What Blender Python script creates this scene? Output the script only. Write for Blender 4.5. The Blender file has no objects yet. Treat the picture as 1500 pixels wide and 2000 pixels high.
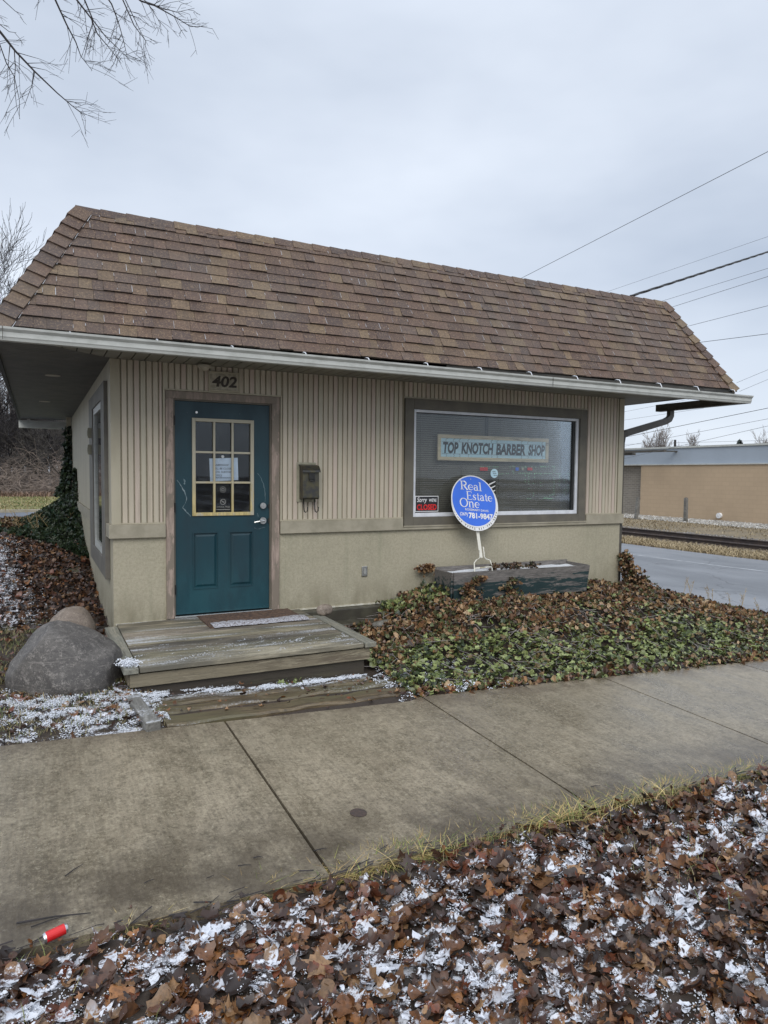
import bpy, math, random
import numpy as np
from mathutils import Vector, Matrix

random.seed(7)
rng = np.random.default_rng(11)
scene = bpy.context.scene
COL = scene.collection

# ------------------------------------------------------------------ camera
cam_d = bpy.data.cameras.new("camera")
cam = bpy.data.objects.new("camera", cam_d)
COL.objects.link(cam)
scene.camera = cam
CAM = np.array([-1.16255, -6.68601, 1.35558])
YAW, PITCH, ROLL = -0.466428, -0.054053, 0.010293
cy_, sy_ = math.cos(YAW), math.sin(YAW)
f_ = np.array([-sy_*math.cos(PITCH), cy_*math.cos(PITCH), math.sin(PITCH)])
r_ = np.array([cy_, sy_, 0.0]); u_ = np.cross(r_, f_)
c_, s_ = math.cos(ROLL), math.sin(ROLL)
r2_, u2_ = c_*r_+s_*u_, -s_*r_+c_*u_
mw = Matrix([[r2_[0], u2_[0], -f_[0], CAM[0]], [r2_[1], u2_[1], -f_[1], CAM[1]],
             [r2_[2], u2_[2], -f_[2], CAM[2]], [0, 0, 0, 1]])
cam.matrix_world = mw
cam_d.sensor_fit = 'HORIZONTAL'
cam_d.sensor_width = 36.0
cam_d.lens = 1344.94 * 36 / 1500
cam_d.clip_start = 0.05
cam_d.clip_end = 2000

# ------------------------------------------------------------------ sky, sun, exposure
SUN_EL, SUN_AZ = math.radians(42), math.radians(205)   # azimuth clockwise from +Y: behind the camera
world = bpy.data.worlds.new("World")
scene.world = world
world.use_nodes = True
wn = world.node_tree
wn.nodes.clear()
W = wn.nodes.new
wo = W('ShaderNodeOutputWorld'); bg = W('ShaderNodeBackground')
sky = W('ShaderNodeTexSky'); sky.sky_type = 'NISHITA'; sky.sun_disc = False
sky.sun_elevation = SUN_EL; sky.sun_rotation = SUN_AZ
tc = W('ShaderNodeTexCoord'); mp = W('ShaderNodeMapping'); mp.inputs['Scale'].default_value = (1, 1, 2.6)
nz = W('ShaderNodeTexNoise'); nz.inputs['Scale'].default_value = 1.3; nz.inputs['Detail'].default_value = 5; nz.inputs['Roughness'].default_value = .5
ramp = W('ShaderNodeValToRGB')
ramp.color_ramp.elements[0].position = .30; ramp.color_ramp.elements[0].color = (.50, .575, .70, 1)
ramp.color_ramp.elements[1].position = .68; ramp.color_ramp.elements[1].color = (.86, .93, 1.04, 1)
sep = W('ShaderNodeSeparateXYZ')
zen = W('ShaderNodeMapRange'); zen.interpolation_type = 'SMOOTHSTEP'
zen.inputs['From Min'].default_value = .5; zen.inputs['From Max'].default_value = .95
zen.inputs['To Min'].default_value = 1.0; zen.inputs['To Max'].default_value = 1.9
mulz = W('ShaderNodeMix'); mulz.data_type = 'RGBA'; mulz.blend_type = 'MULTIPLY'; mulz.inputs[0].default_value = 1
skm = W('ShaderNodeMix'); skm.data_type = 'RGBA'; skm.blend_type = 'MULTIPLY'; skm.inputs[0].default_value = 1; skm.inputs[7].default_value = (.1, .1, .1, 1)
mixs = W('ShaderNodeMix'); mixs.data_type = 'RGBA'; mixs.inputs[0].default_value = .12
L = wn.links.new
L(tc.outputs['Generated'], mp.inputs[0]); L(mp.outputs[0], nz.inputs['Vector']); L(nz.outputs[0], ramp.inputs[0])
L(tc.outputs['Generated'], sep.inputs[0]); L(sep.outputs[2], zen.inputs['Value'])
L(ramp.outputs[0], mulz.inputs[6]); L(zen.outputs[0], mulz.inputs[7])
L(sky.outputs[0], skm.inputs[6]); L(mulz.outputs[2], mixs.inputs[6]); L(skm.outputs[2], mixs.inputs[7])
L(mixs.outputs[2], bg.inputs[0]); bg.inputs[1].default_value = 1.0; L(bg.outputs[0], wo.inputs[0])

sun_d = bpy.data.lights.new("sun", 'SUN'); sun = bpy.data.objects.new("sun", sun_d); COL.objects.link(sun)
sun_d.energy = 1.8; sun_d.angle = math.radians(40); sun_d.color = (1, .97, .92)
sdir = Vector((math.sin(SUN_AZ)*math.cos(SUN_EL), math.cos(SUN_AZ)*math.cos(SUN_EL), math.sin(SUN_EL)))
sun.rotation_euler = sdir.to_track_quat('Z', 'Y').to_euler()
scene.view_settings.view_transform = 'Standard'
scene.view_settings.look = 'None'
scene.view_settings.exposure = 0.08
scene.view_settings.gamma = 1.0
scene.cycles.max_bounces = 6
scene.cycles.transparent_max_bounces = 12

# ------------------------------------------------------------------ photo pixel -> world helpers (only used to read off real positions)
MR = np.stack([r2_, u2_, f_])
def on(ax, v, px, py):
    d = MR.T @ np.array([(px-750)/1344.94, -(py-1000)/1344.94, 1.0])
    return CAM + (v-CAM[ax])/d[ax]*d

# ------------------------------------------------------------------ material helpers
class NT:
    def __init__(s, name):
        s.m = bpy.data.materials.new(name); s.m.use_nodes = True
        s.t = s.m.node_tree; s.t.nodes.clear()
        s.out = s.n('ShaderNodeOutputMaterial'); s.b = s.n('ShaderNodeBsdfPrincipled')
        s.l(s.b.outputs[0], s.out.inputs[0]); s.tc = s.n('ShaderNodeTexCoord')
        s.geo = s.n('ShaderNodeNewGeometry')
    def n(s, t): return s.t.nodes.new(t)
    def l(s, a, b): s.t.links.new(a, b)
    def noise(s, scale, detail=4, rough=.55, st=(1, 1, 1), world=True, dist=0):
        m = s.n('ShaderNodeMapping'); m.inputs['Scale'].default_value = st
        s.l(s.geo.outputs['Position'] if world else s.tc.outputs['Object'], m.inputs[0])
        n = s.n('ShaderNodeTexNoise'); n.inputs['Scale'].default_value = scale
        n.inputs['Detail'].default_value = detail; n.inputs['Roughness'].default_value = rough
        n.inputs['Distortion'].default_value = dist
        s.l(m.outputs[0], n.inputs['Vector']); return n.outputs[0]
    def ramp(s, v, a, b, lo=0, hi=1):
        m = s.n('ShaderNodeMapRange'); m.interpolation_type = 'SMOOTHSTEP'
        for k, x in zip(('From Min', 'From Max', 'To Min', 'To Max'), (a, b, lo, hi)): m.inputs[k].default_value = x
        s.l(v, m.inputs['Value']); return m.outputs[0]
    def math(s, op, a, b=None):
        m = s.n('ShaderNodeMath'); m.operation = op
        for i, x in enumerate((a, b)):
            if x is None: continue
            if isinstance(x, (int, float)): m.inputs[i].default_value = x
            else: s.l(x, m.inputs[i])
        return m.outputs[0]
    def mix(s, f, a, b, mode='MIX'):
        m = s.n('ShaderNodeMix'); m.data_type = 'RGBA'; m.blend_type = mode
        for i, x in ((0, f), (6, a), (7, b)):
            if isinstance(x, (int, float)): m.inputs[i].default_value = x
            elif isinstance(x, tuple): m.inputs[i].default_value = (*x, 1)[:4]
            else: s.l(x, m.inputs[i])
        return m.outputs[2]
    def col(s, c):
        if isinstance(c, tuple): s.b.inputs['Base Color'].default_value = (*c, 1)[:4]
        else: s.l(c, s.b.inputs['Base Color'])
    def rough(s, r):
        if isinstance(r, (int, float)): s.b.inputs['Roughness'].default_value = r
        else: s.l(r, s.b.inputs['Roughness'])
    def bump(s, h, strength=.3, dist=.01):
        b = s.n('ShaderNodeBump'); b.inputs['Strength'].default_value = strength; b.inputs['Distance'].default_value = dist
        s.l(h, b.inputs['Height']); s.l(b.outputs[0], s.b.inputs['Normal'])
    def attr(s, name='Col'):
        a = s.n('ShaderNodeAttribute'); a.attribute_name = name; return a
    def sepz(s, v=None):
        q = s.n('ShaderNodeSeparateXYZ'); s.l(v or s.geo.outputs['Position'], q.inputs[0]); return q.outputs

def simple(name, c1, c2=None, scale=8, rough=.6, bump=.0, bscale=80, st=(1, 1, 1), metal=0, lo=.35, hi=.65, world=True, dist=.003, detail=5):
    t = NT(name)
    c2 = c2 or tuple(x*.75 for x in c1)
    v = t.noise(scale, detail, .6, st, world)
    t.col(t.mix(t.ramp(v, lo, hi), c1, c2)); t.rough(rough); t.b.inputs['Metallic'].default_value = metal
    if bump: t.bump(t.noise(bscale, 3, .6, st, world), bump, dist)
    return t.m

def m_stucco():
    t = NT('stucco')
    a = t.noise(1.6, 5, .6, (1, 1, .6)); b = t.noise(9, 6, .7)
    c = t.mix(t.ramp(a, .3, .7), (.43, .385, .29), (.36, .33, .245))
    c = t.mix(t.ramp(b, .35, .75), c, (.43, .39, .29))
    z = t.sepz()[2]
    dirt = t.math('MULTIPLY', t.ramp(z, .34, -.08), t.ramp(t.noise(6, 5, .6, (1, 1, .4)), .3, .7))
    c = t.mix(t.math('MULTIPLY', dirt, .8), c, (.18, .155, .10))
    streak = t.ramp(t.noise(3.5, 4, .6, (3, 3, .15)), .56, .72)
    c = t.mix(t.math('MULTIPLY', streak, .3), c, (.24, .25, .17))
    c = t.mix(t.ramp(t.noise(38, 6, .9), .42, .60, 0, .5), c, (.25, .235, .16))
    t.col(c); t.rough(.85); t.bump(t.noise(70, 4, .7), .7, .008); return t.m
def m_siding():
    t = NT('siding_paint'); a = t.attr()
    v = t.noise(5, 5, .6, (1, 1, .35))
    c = t.mix(t.ramp(v, .35, .7, 0, .35), a.outputs[0], (.36, .33, .25))
    st = t.ramp(t.noise(9, 3, .6, (2.5, 2.5, .12)), .58, .7)
    c = t.mix(t.math('MULTIPLY', st, .3), c, (.27, .23, .17))
    t.col(c); t.rough(.5); t.bump(t.noise(60, 3, .6, (4, 4, .4)), .1, .002); return t.m
def m_wood(name, c1, c2, c3, axis=0, rough=.7, snow=0.0, sc=1.0, tone=False):
    t = NT(name); st = [14, 14, 14]; st[axis] = .9
    a_ = t.attr(); v = t.noise(1.3*sc, 9, .8, tuple(st), True, .9); ws = [2.6]*3; ws[axis] = .8; w = t.noise(1.3, 4, .6, tuple(ws))
    c = t.mix(t.ramp(v, .41, .57), c1, c2); c = t.mix(t.ramp(w, .42, .62), c, c3)
    fib = t.noise(2.6*sc, 8, .85, tuple(x*1.2 for x in st), True, .5)
    c = t.mix(t.ramp(fib, .48, .62, 0, .8), c, tuple(x*.3 for x in c1))
    if tone: c = t.mix(1.0, c, a_.outputs[0], 'MULTIPLY')
    if snow:
        n2 = t.noise(70, 5, .85); n3 = t.noise(1.7, 4, .55, (.45, 4.5, 1)); nzv = t.sepz(t.geo.outputs['Normal'])[2]
        m = t.math('MULTIPLY', t.ramp(t.math('ADD', t.math('MULTIPLY', n2, .8), n3), .98-.2*snow, 1.12-.2*snow), t.ramp(nzv, .6, .9))
        c = t.mix(t.math('MULTIPLY', m, .75), c, (.55, .57, .6))
    t.col(c); t.rough(rough); t.bump(fib, .5, .004); return t.m
def m_shingle():
    t = NT('shingle'); a = t.attr()
    g = t.noise(48, 6, .95); c = t.mix(t.ramp(g, .42, .60, 0, .8), a.outputs[0], (.07, .045, .035), 'MIX')
    g2 = t.noise(60, 5, .95); c = t.mix(t.ramp(g2, .53, .62, 0, .7), c, (.36, .25, .15))
    c = t.mix(t.ramp(t.noise(1.1, 4, .6), .4, .75, 0, .3), c, (.13, .12, .11))
    c = t.mix(a.outputs['Alpha'], (.42, .43, .45), c)
    t.col(t.mix(t.ramp(t.noise(2.2, 5, .65, (3, 1, .35)), .5, .75, 0, .35), c, (.05, .04, .035))); t.rough(.75); t.bump(g, .5, .004); return t.m
def m_snowmix(name, rough=.65, up=True, noise_scale=7.0, bump=.2, extra=None, wet=True):
    """colour comes from the attribute; snow dusting lies where the density (alpha) allows, on faces that look up"""
    t = NT(name); a = t.attr()
    v = t.noise(45, 5, .75)
    c = t.mix(t.ramp(v, .38, .66, 0, .5), a.outputs[0], (.02, .014, .01), 'MIX')
    n1 = t.noise(noise_scale, 5, .6, (.8, 1.7, 1), dist=.8); n2 = t.noise(110, 4, .85)
    n3 = t.noise(1.6, 2, .5)
    s = t.math('ADD', t.math('ADD', t.math('MULTIPLY', n1, 1.0), t.math('MULTIPLY', n2, .42)), t.math('MULTIPLY', n3, .10))
    s = t.math('ADD', s, .125)
    s = t.math('ADD', s, a.outputs['Alpha'])
    m = t.ramp(s, 1.355, 1.45)
    if up:
        nz_ = t.math('ABSOLUTE', t.sepz(t.geo.outputs['Normal'])[2]); m = t.math('MULTIPLY', m, t.ramp(nz_, .25, .7))
    c = t.mix(m, c, (.60, .62, .67))
    t.col(c); t.rough(rough); t.b.inputs['Specular IOR Level'].default_value = .45
    t.bump(t.noise(90, 4, .6), bump, .004); return t.m
def m_concrete():
    t = NT('wet_concrete')
    a = t.noise(.9, 5, .6); b = t.noise(2.6, 6, .65, (1, .5, 1)); f = t.noise(48, 6, .95); s = t.noise(60, 2, .5); b2 = t.noise(13, 6, .75)
    c = t.mix(t.ramp(a, .3, .7), (.33, .275, .195), (.25, .21, .15))
    c = t.mix(t.ramp(b, .42, .7, 0, .55), c, (.12, .096, .064))
    c = t.mix(t.ramp(b2, .42, .66, 0, .5), c, (.09, .074, .046)); br = t.noise(24, 3, .6, (3, .18, 1)); c = t.mix(t.ramp(br, .35, .7, 0, .35), c, (.09, .078, .055))
    c = t.mix(t.ramp(f, .52, .62, 0, .75), c, (.40, .35, .25)); c = t.mix(t.ramp(f, .48, .38, 0, .7), c, (.045, .038, .026))
    c = t.mix(t.ramp(s, .70, .74, 0, .7), c, (.42, .38, .29))
    xyz = t.sepz(); near = t.math('MULTIPLY', t.ramp(xyz[1], -3.3, -4.0), t.ramp(t.noise(3.5, 5, .6), .3, .6))
    c = t.mix(t.math('MULTIPLY', near, .75), c, (.05, .038, .026))
    far = t.math('MULTIPLY', t.ramp(xyz[1], -2.55, -2.25), t.ramp(t.noise(5, 5, .6), .35, .6))
    c = t.mix(t.math('MULTIPLY', far, .5), c, (.07, .05, .035))
    t.col(c); t.rough(t.ramp(b, .35, .7, .40, .20)); t.b.inputs['Specular IOR Level'].default_value = .55
    h = t.math('ADD', f, t.math('MULTIPLY', br, .8)); t.bump(h, .35, .003); return t.m
def m_asphalt(name, c=(.075, .078, .082), rough=.32):
    t = NT(name); a = t.noise(.5, 5, .6, (1, .4, 1)); f = t.noise(120, 3, .6)
    k = t.mix(t.ramp(a, .35, .7), c, tuple(x*.6 for x in c)); k = t.mix(t.ramp(f, .55, .75, 0, .5), k, tuple(x*2.2 for x in c))
    cr = t.n('ShaderNodeTexVoronoi'); cr.feature = 'DISTANCE_TO_EDGE'; cr.inputs['Scale'].default_value = .45
    mm = t.n('ShaderNodeVectorMath'); mm.operation = 'ADD'; nn = t.n('ShaderNodeTexNoise'); nn.inputs['Scale'].default_value = 1.4
    t.l(t.geo.outputs['Position'], nn.inputs['Vector']); t.l(t.geo.outputs['Position'], mm.inputs[0]); t.l(nn.outputs['Color'], mm.inputs[1]); t.l(mm.outputs[0], cr.inputs['Vector'])
    k = t.mix(t.ramp(cr.outputs[0], .012, .0, 0, .6), k, (.02, .02, .02))
    t.col(k); t.rough(t.ramp(a, .3, .7, rough, rough+.2)); t.bump(f, .25, .003); return t.m
def m_brick(name, c1, c2, mortar, w=.2, h=.065):
    t = NT(name); b = t.n('ShaderNodeTexBrick'); q = t.sepz(t.tc.outputs['Object']); cb = t.n('ShaderNodeCombineXYZ')
    t.l(q[1], cb.inputs[0]); t.l(q[2], cb.inputs[1]); t.l(cb.outputs[0], b.inputs['Vector'])
    for k, x in (('Color1', c1), ('Color2', c2), ('Mortar', mortar)): b.inputs[k].default_value = (*x, 1)
    b.inputs['Scale'].default_value = 1; b.inputs['Brick Width'].default_value = w; b.inputs['Row Height'].default_value = h; b.inputs['Mortar Size'].default_value = .012
    c = t.mix(t.ramp(t.noise(.6, 5, .6), .35, .7, 0, .35), b.outputs[0], tuple(x*.7 for x in c1)); t.col(c); t.rough(.8); return t.m
def m_glass(name, tint=(.75, .8, .8), op=.12, dark=(.02, .02, .02)):
    t = NT(name); t.t.nodes.remove(t.b)
    tr = t.n('ShaderNodeBsdfTransparent'); tr.inputs[0].default_value = (*tint, 1)
    gl = t.n('ShaderNodeBsdfGlossy'); gl.inputs['Roughness'].default_value = .02; gl.inputs[0].default_value = (.9, .95, 1, 1)
    fr = t.n('ShaderNodeFresnel'); fr.inputs[0].default_value = 1.52
    nb = t.n('ShaderNodeBump'); nb.inputs['Strength'].default_value = .02; nb.inputs['Distance'].default_value = .02
    t.l(t.noise(2.5, 2), nb.inputs['Height']); t.l(nb.outputs[0], gl.inputs['Normal'])
    mx = t.n('ShaderNodeMixShader'); t.l(t.math('MINIMUM', t.math('MULTIPLY', fr.outputs[0], .7), 1.0), mx.inputs[0]); t.l(tr.outputs[0], mx.inputs[1]); t.l(gl.outputs[0], mx.inputs[2])
    df = t.n('ShaderNodeBsdfDiffuse'); df.inputs[0].default_value = (.4, .4, .38, 1)
    m2 = t.n('ShaderNodeMixShader'); t.l(t.math('MULTIPLY', t.ramp(t.noise(3, 5, .7), .4, .8), op), m2.inputs[0])
    t.l(mx.outputs[0], m2.inputs[1]); t.l(df.outputs[0], m2.inputs[2]); t.l(m2.outputs[0], t.out.inputs[0]); return t.m
def m_emit(name, c, s):
    t = NT(name); t.col((.02, .02, .02)); t.b.inputs['Emission Color'].default_value = (*c, 1); t.b.inputs['Emission Strength'].default_value = s; return t.m
def m_rock(name, c1, c2, c3, sc=1.0):
    t = NT(name); a = t.noise(3.4*sc, 7, .75, (.7, 1, 2.2), dist=.8); s = t.noise(26, 7, .95); l = t.noise(40, 6, .95)
    c = t.mix(t.ramp(a, .32, .68), c1, c2); c = t.mix(t.ramp(s, .50, .62, 0, .7), c, c3); c = t.mix(t.ramp(l, .47, .38, 0, .75), c, tuple(x*.3 for x in c1))
    v = t.ramp(t.noise(6, 4, .7, (.4, .4, 6), dist=1.0), .6, .66, 0, .35); c = t.mix(v, c, c3)
    t.col(c); t.rough(.6); t.bump(t.math('ADD', s, a), .6, .012); return t.m
def m_door():
    t = NT('door_paint'); z = t.sepz()[2]
    v = t.noise(3, 5, .6, (1, 1, .4)); c = t.mix(t.ramp(v, .35, .7), (.005, .040, .055), (.006, .028, .040))
    c = t.mix(t.math('MULTIPLY', t.ramp(z, .75, .1), t.ramp(t.noise(6, 5, .6, (1, 1, .3)), .35, .65, .1, .5)), c, (.012, .088, .108))  # top-to-bottom shading put into the paint: teal lightens downwards
    sp = t.ramp(t.noise(55, 3, .6), .74, .78); c = t.mix(t.math('MULTIPLY', sp, .6), c, (.25, .30, .30))
    t.col(c); t.rough(t.ramp(v, .3, .7, .38, .55)); t.bump(t.noise(40, 4, .6), .08, .003); return t.m
def m_peel(name, paint, bare, amount, zlo=None, zhi=None):
    t = NT(name); v = t.noise(7, 7, .7, (1, 1, .35)); k = t.ramp(v, .62-amount*.3, .68-amount*.3)
    if zlo is not None: k = t.math('MULTIPLY', k, t.ramp(t.sepz()[2], zhi, zlo))
    w = t.noise(30, 5, .7, (2, 2, .2)); b = t.mix(t.ramp(w, .35, .65), bare, tuple(x*.6 for x in bare))
    t.col(t.mix(k, paint, b)); t.rough(.65); t.bump(w, .25, .003); return t.m
def m_planter():
    t = NT('planter_wood'); st = (.7, 8, 7)
    v = t.noise(3.2, 7, .7, st, dist=.5); f = t.noise(14, 6, .75, (.6, 8, 12)); z = t.sepz()[2]
    k = t.ramp(t.math('ADD', v, t.ramp(z, .12, .34, 0, .20)), .53, .57)
    wood = t.mix(t.ramp(f, .35, .65), (.22, .20, .185), (.07, .065, .06)); grn = t.mix(t.ramp(f, .4, .7), (.008, .026, .028), (.02, .045, .046))
    c = t.mix(k, grn, wood); c = t.mix(t.ramp(t.noise(9, 6, .8, (.5, 4, 9)), .66, .70), c, (.4, .4, .4)); t.col(c); t.rough(.75); t.bump(f, .5, .004); return t.m

MAT = dict(
    stucco=m_stucco(), siding=m_siding(), concrete=m_concrete(), shingle=m_shingle(), door=m_door(), planter=m_planter(),
    trim=simple('belt_paint', (.36, .325, .25), (.28, .255, .19), 6, .7, .3, 90),
    casing=simple('casing_paint', (.145, .13, .10), (.11, .10, .08), 5, .6, .2, 60),
    sidetrim=simple('side_casing_paint', (.16, .15, .125), (.12, .11, .095), 5, .6, .2, 60),
    cream=simple('cream_board', (.44, .40, .30), (.38, .34, .25), 4, .55, .1, 50, st=(1, 1, .3)),
    gutter=simple('gutter_metal', (.52, .53, .50), (.40, .41, .38), 7, .42, .05, 30, st=(1, 1, 2), lo=.4, hi=.75),
    gutterdark=simple('gutter_inside', (.05, .05, .045), (.03, .03, .03), 7, .7),
    soffit=simple('shaded_soffit_vinyl', (.12, .115, .10), (.09, .087, .078), 5, .6),  # side soffit: same vinyl as the front, with eave shade put into its colour
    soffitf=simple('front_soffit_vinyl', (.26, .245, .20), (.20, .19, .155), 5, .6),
    bronze=simple('bronze_metal', (.09, .08, .065), (.06, .055, .045), 6, .5),
    doorframe=m_peel('door_frame_paint', (.20, .165, .13), (.38, .295, .245), .5, 1.9, 2.3),
    lite=m_peel('window_frame_paint', (.42, .39, .30), (.62, .50, .22), .6, .9, 1.5),
    white=simple('white_vinyl', (.74, .76, .80), (.62, .64, .68), 8, .4),
    metal=simple('satin_nickel', (.62, .62, .60), (.5, .5, .48), 20, .28, metal=1),
    black=simple('black_metal', (.012, .012, .012), (.02, .02, .018), 20, .5),
    glass=m_glass('window_glass', (.95, .965, .96), .05), glassd=m_glass('door_glass', (.93, .95, .96), .08),
    darkpane=simple('dark_side_glass', (.012, .014, .016), (.02, .022, .025), 3, .06),
    blind=simple('blind_slat', (.19, .175, .145), (.155, .14, .118), 3, .5), dark=simple('dark_interior', (.03, .028, .025), (.02, .02, .02), 2, .9),
    stoop=m_wood('stoop_wood', (.37, .325, .24), (.19, .165, .12), (.11, .10, .08), 0, .6, .18, 1.4, True),
    fascia=m_wood('stoop_fascia_wood', (.33, .29, .205), (.12, .095, .065), (.20, .17, .115), 0, .65, 0, 2.0),
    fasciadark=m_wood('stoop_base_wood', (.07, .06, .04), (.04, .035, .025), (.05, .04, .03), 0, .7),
    stoopcap=m_wood('stoop_cap_wood', (.31, .285, .22), (.16, .16, .13), (.20, .20, .17), 1, .6),
    timber=m_wood('wet_timber', (.17, .125, .07), (.07, .052, .032), (.11, .095, .05), 0, .5, .06, 1.5),
    timberend=m_wood('grey_timber', (.26, .25, .23), (.15, .145, .13), (.13, .125, .11), 1, .6, .25, 1.5),
    road=m_asphalt('drive_asphalt', (.21, .22, .235), .26), road2=m_asphalt('lot_asphalt', (.14, .155, .185), .5), line=simple('road_paint', (.40, .41, .42), (.22, .23, .24), 6, .5),
    boulder=m_rock('boulder_stone', (.125, .115, .105), (.06, .055, .052), (.34, .31, .28)), tan=m_rock('tan_stone', (.26, .21, .165), (.17, .135, .11), (.40, .34, .29)),
    red=m_rock('red_stone', (.20, .12, .10), (.14, .09, .08), (.3, .22, .2)), greystone=m_rock('grey_stone', (.19, .18, .15), (.12, .115, .10), (.3, .29, .26)),
    greenstone=m_rock('mossy_stone', (.14, .14, .09), (.10, .085, .06), (.25, .23, .17)),
    leafy=m_snowmix('leaf_litter', .42, True, 13.0), ivy=m_snowmix('ivy_leaf', .42, True, 9.0), grass=m_snowmix('grass_blade', .6, False, 9.0),
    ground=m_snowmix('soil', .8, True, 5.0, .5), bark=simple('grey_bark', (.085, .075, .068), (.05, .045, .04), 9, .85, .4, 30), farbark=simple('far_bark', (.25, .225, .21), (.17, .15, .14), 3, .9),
    twig=simple('dark_twig', (.035, .028, .03), (.02, .018, .018), 20, .8), brush=simple('thicket_twig', (.29, .235, .20), (.18, .145, .12), 2, .9),
    rust=simple('rail_rust', (.07, .05, .04), (.04, .03, .028), 4, .6), brickg=m_brick('grey_brick', (.27, .235, .19), (.21, .18, .15), (.34, .32, .28), .3, .1),
    bricko=m_brick('painted_block', (.50, .375, .25), (.48, .36, .24), (.45, .335, .225), .4, .2), panel=simple('metal_panel', (.36, .41, .47), (.32, .365, .42), .4, .45, st=(1, 1, .3)),
    snow=simple('snow', (.72, .75, .80), (.6, .62, .66), 30, .7, .6, 70), wire=simple('wire_grey', (.16, .17, .19), (.13, .13, .14), 2, .6), wireb=simple('wire_black', (.012, .012, .014), (.02, .02, .02), 2, .5),
    blue=simple('sign_blue', (.045, .165, .74), (.04, .15, .68), 3, .3), signwhite=simple('sign_white', (.80, .80, .80), (.72, .72, .72), 6, .4), ink=simple('ink', (.015, .015, .02), (.02, .02, .025), 8, .5),
    post=m_peel('white_steel_paint', (.68, .66, .58), (.45, .40, .28), .2), signwood=m_wood('sign_frame_wood', (.74, .60, .40), (.62, .48, .31), (.68, .56, .38), 0, .6), signblue=simple('stained_glass_blue', (.50, .72, .82), (.60, .78, .86), 9, .35, .2, 40, lo=.3, hi=.7),
    paper=simple('paper', (.72, .80, .90), (.68, .75, .86), 4, .7), redp=simple('red_print', (.75, .03, .03), (.65, .02, .02), 9, .45), mailmetal=simple('tarnished_brass', (.10, .09, .055), (.055, .055, .055), 14, .42, .15, 60, metal=.55),
    mailb=simple('mail_backboard', (.33, .31, .23), (.26, .25, .18), 10, .6), mat=simple('doormat_pile', (.14, .085, .055), (.055, .035, .028), 45, .95, .8, 80), frost=None,
    led=m_emit('green_led', (.4, .9, .5), .5), decal=simple('decal_grey', (.30, .30, .28), (.25, .25, .24), 9, .6), lamp=simple('lamp_cream', (.5, .46, .36), (.42, .38, .3), 9, .6),
    plate=simple('number_plate', (.50, .45, .35), (.27, .25, .19), 14, .7, .3, 60), digit=simple('number_brown', (.035, .026, .02), (.05, .04, .03), 14, .6), ledge=simple('wet_ledge', (.075, .07, .05), (.045, .04, .03), 6, .4, .3, 50),
    canred=simple('can_red', (.6, .02, .02), (.5, .015, .02), 9, .3), cansilver=simple('can_silver', (.7, .7, .72), (.6, .6, .62), 9, .3, metal=.9), cangreen=simple('can_green', (.05, .30, .12), (.04, .2, .1), 9, .3),
    gravel=simple('gravel_stone', (.40, .38, .34), (.22, .20, .18), 9, .8), deadgrass=simple('straw', (.42, .32, .17), (.30, .22, .11), 5, .8), scratch=simple('scratch', (.10, .16, .18), (.22, .28, .30), 9, .7),
    snowgrain=simple('snow_grain', (.66, .69, .74), (.56, .58, .62), 60, .75), needle=simple('conifer_needle', (.04, .06, .05), (.03, .045, .04), 4, .8), snowdust=simple('powder_snow', (.14, .11, .10), (.50, .51, .56), 75, .8, .8, 90, lo=.40, hi=.56), flash=simple('flashing_white', (.62, .60, .52), (.45, .42, .33), 12, .5), brownmark=simple('rust_cover', (.07, .045, .035), (.04, .03, .025), 60, .7, .6, 90),
    roofdeck=simple('roof_membrane', (.1, .1, .1), (.08, .08, .08), 2, .8))

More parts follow.
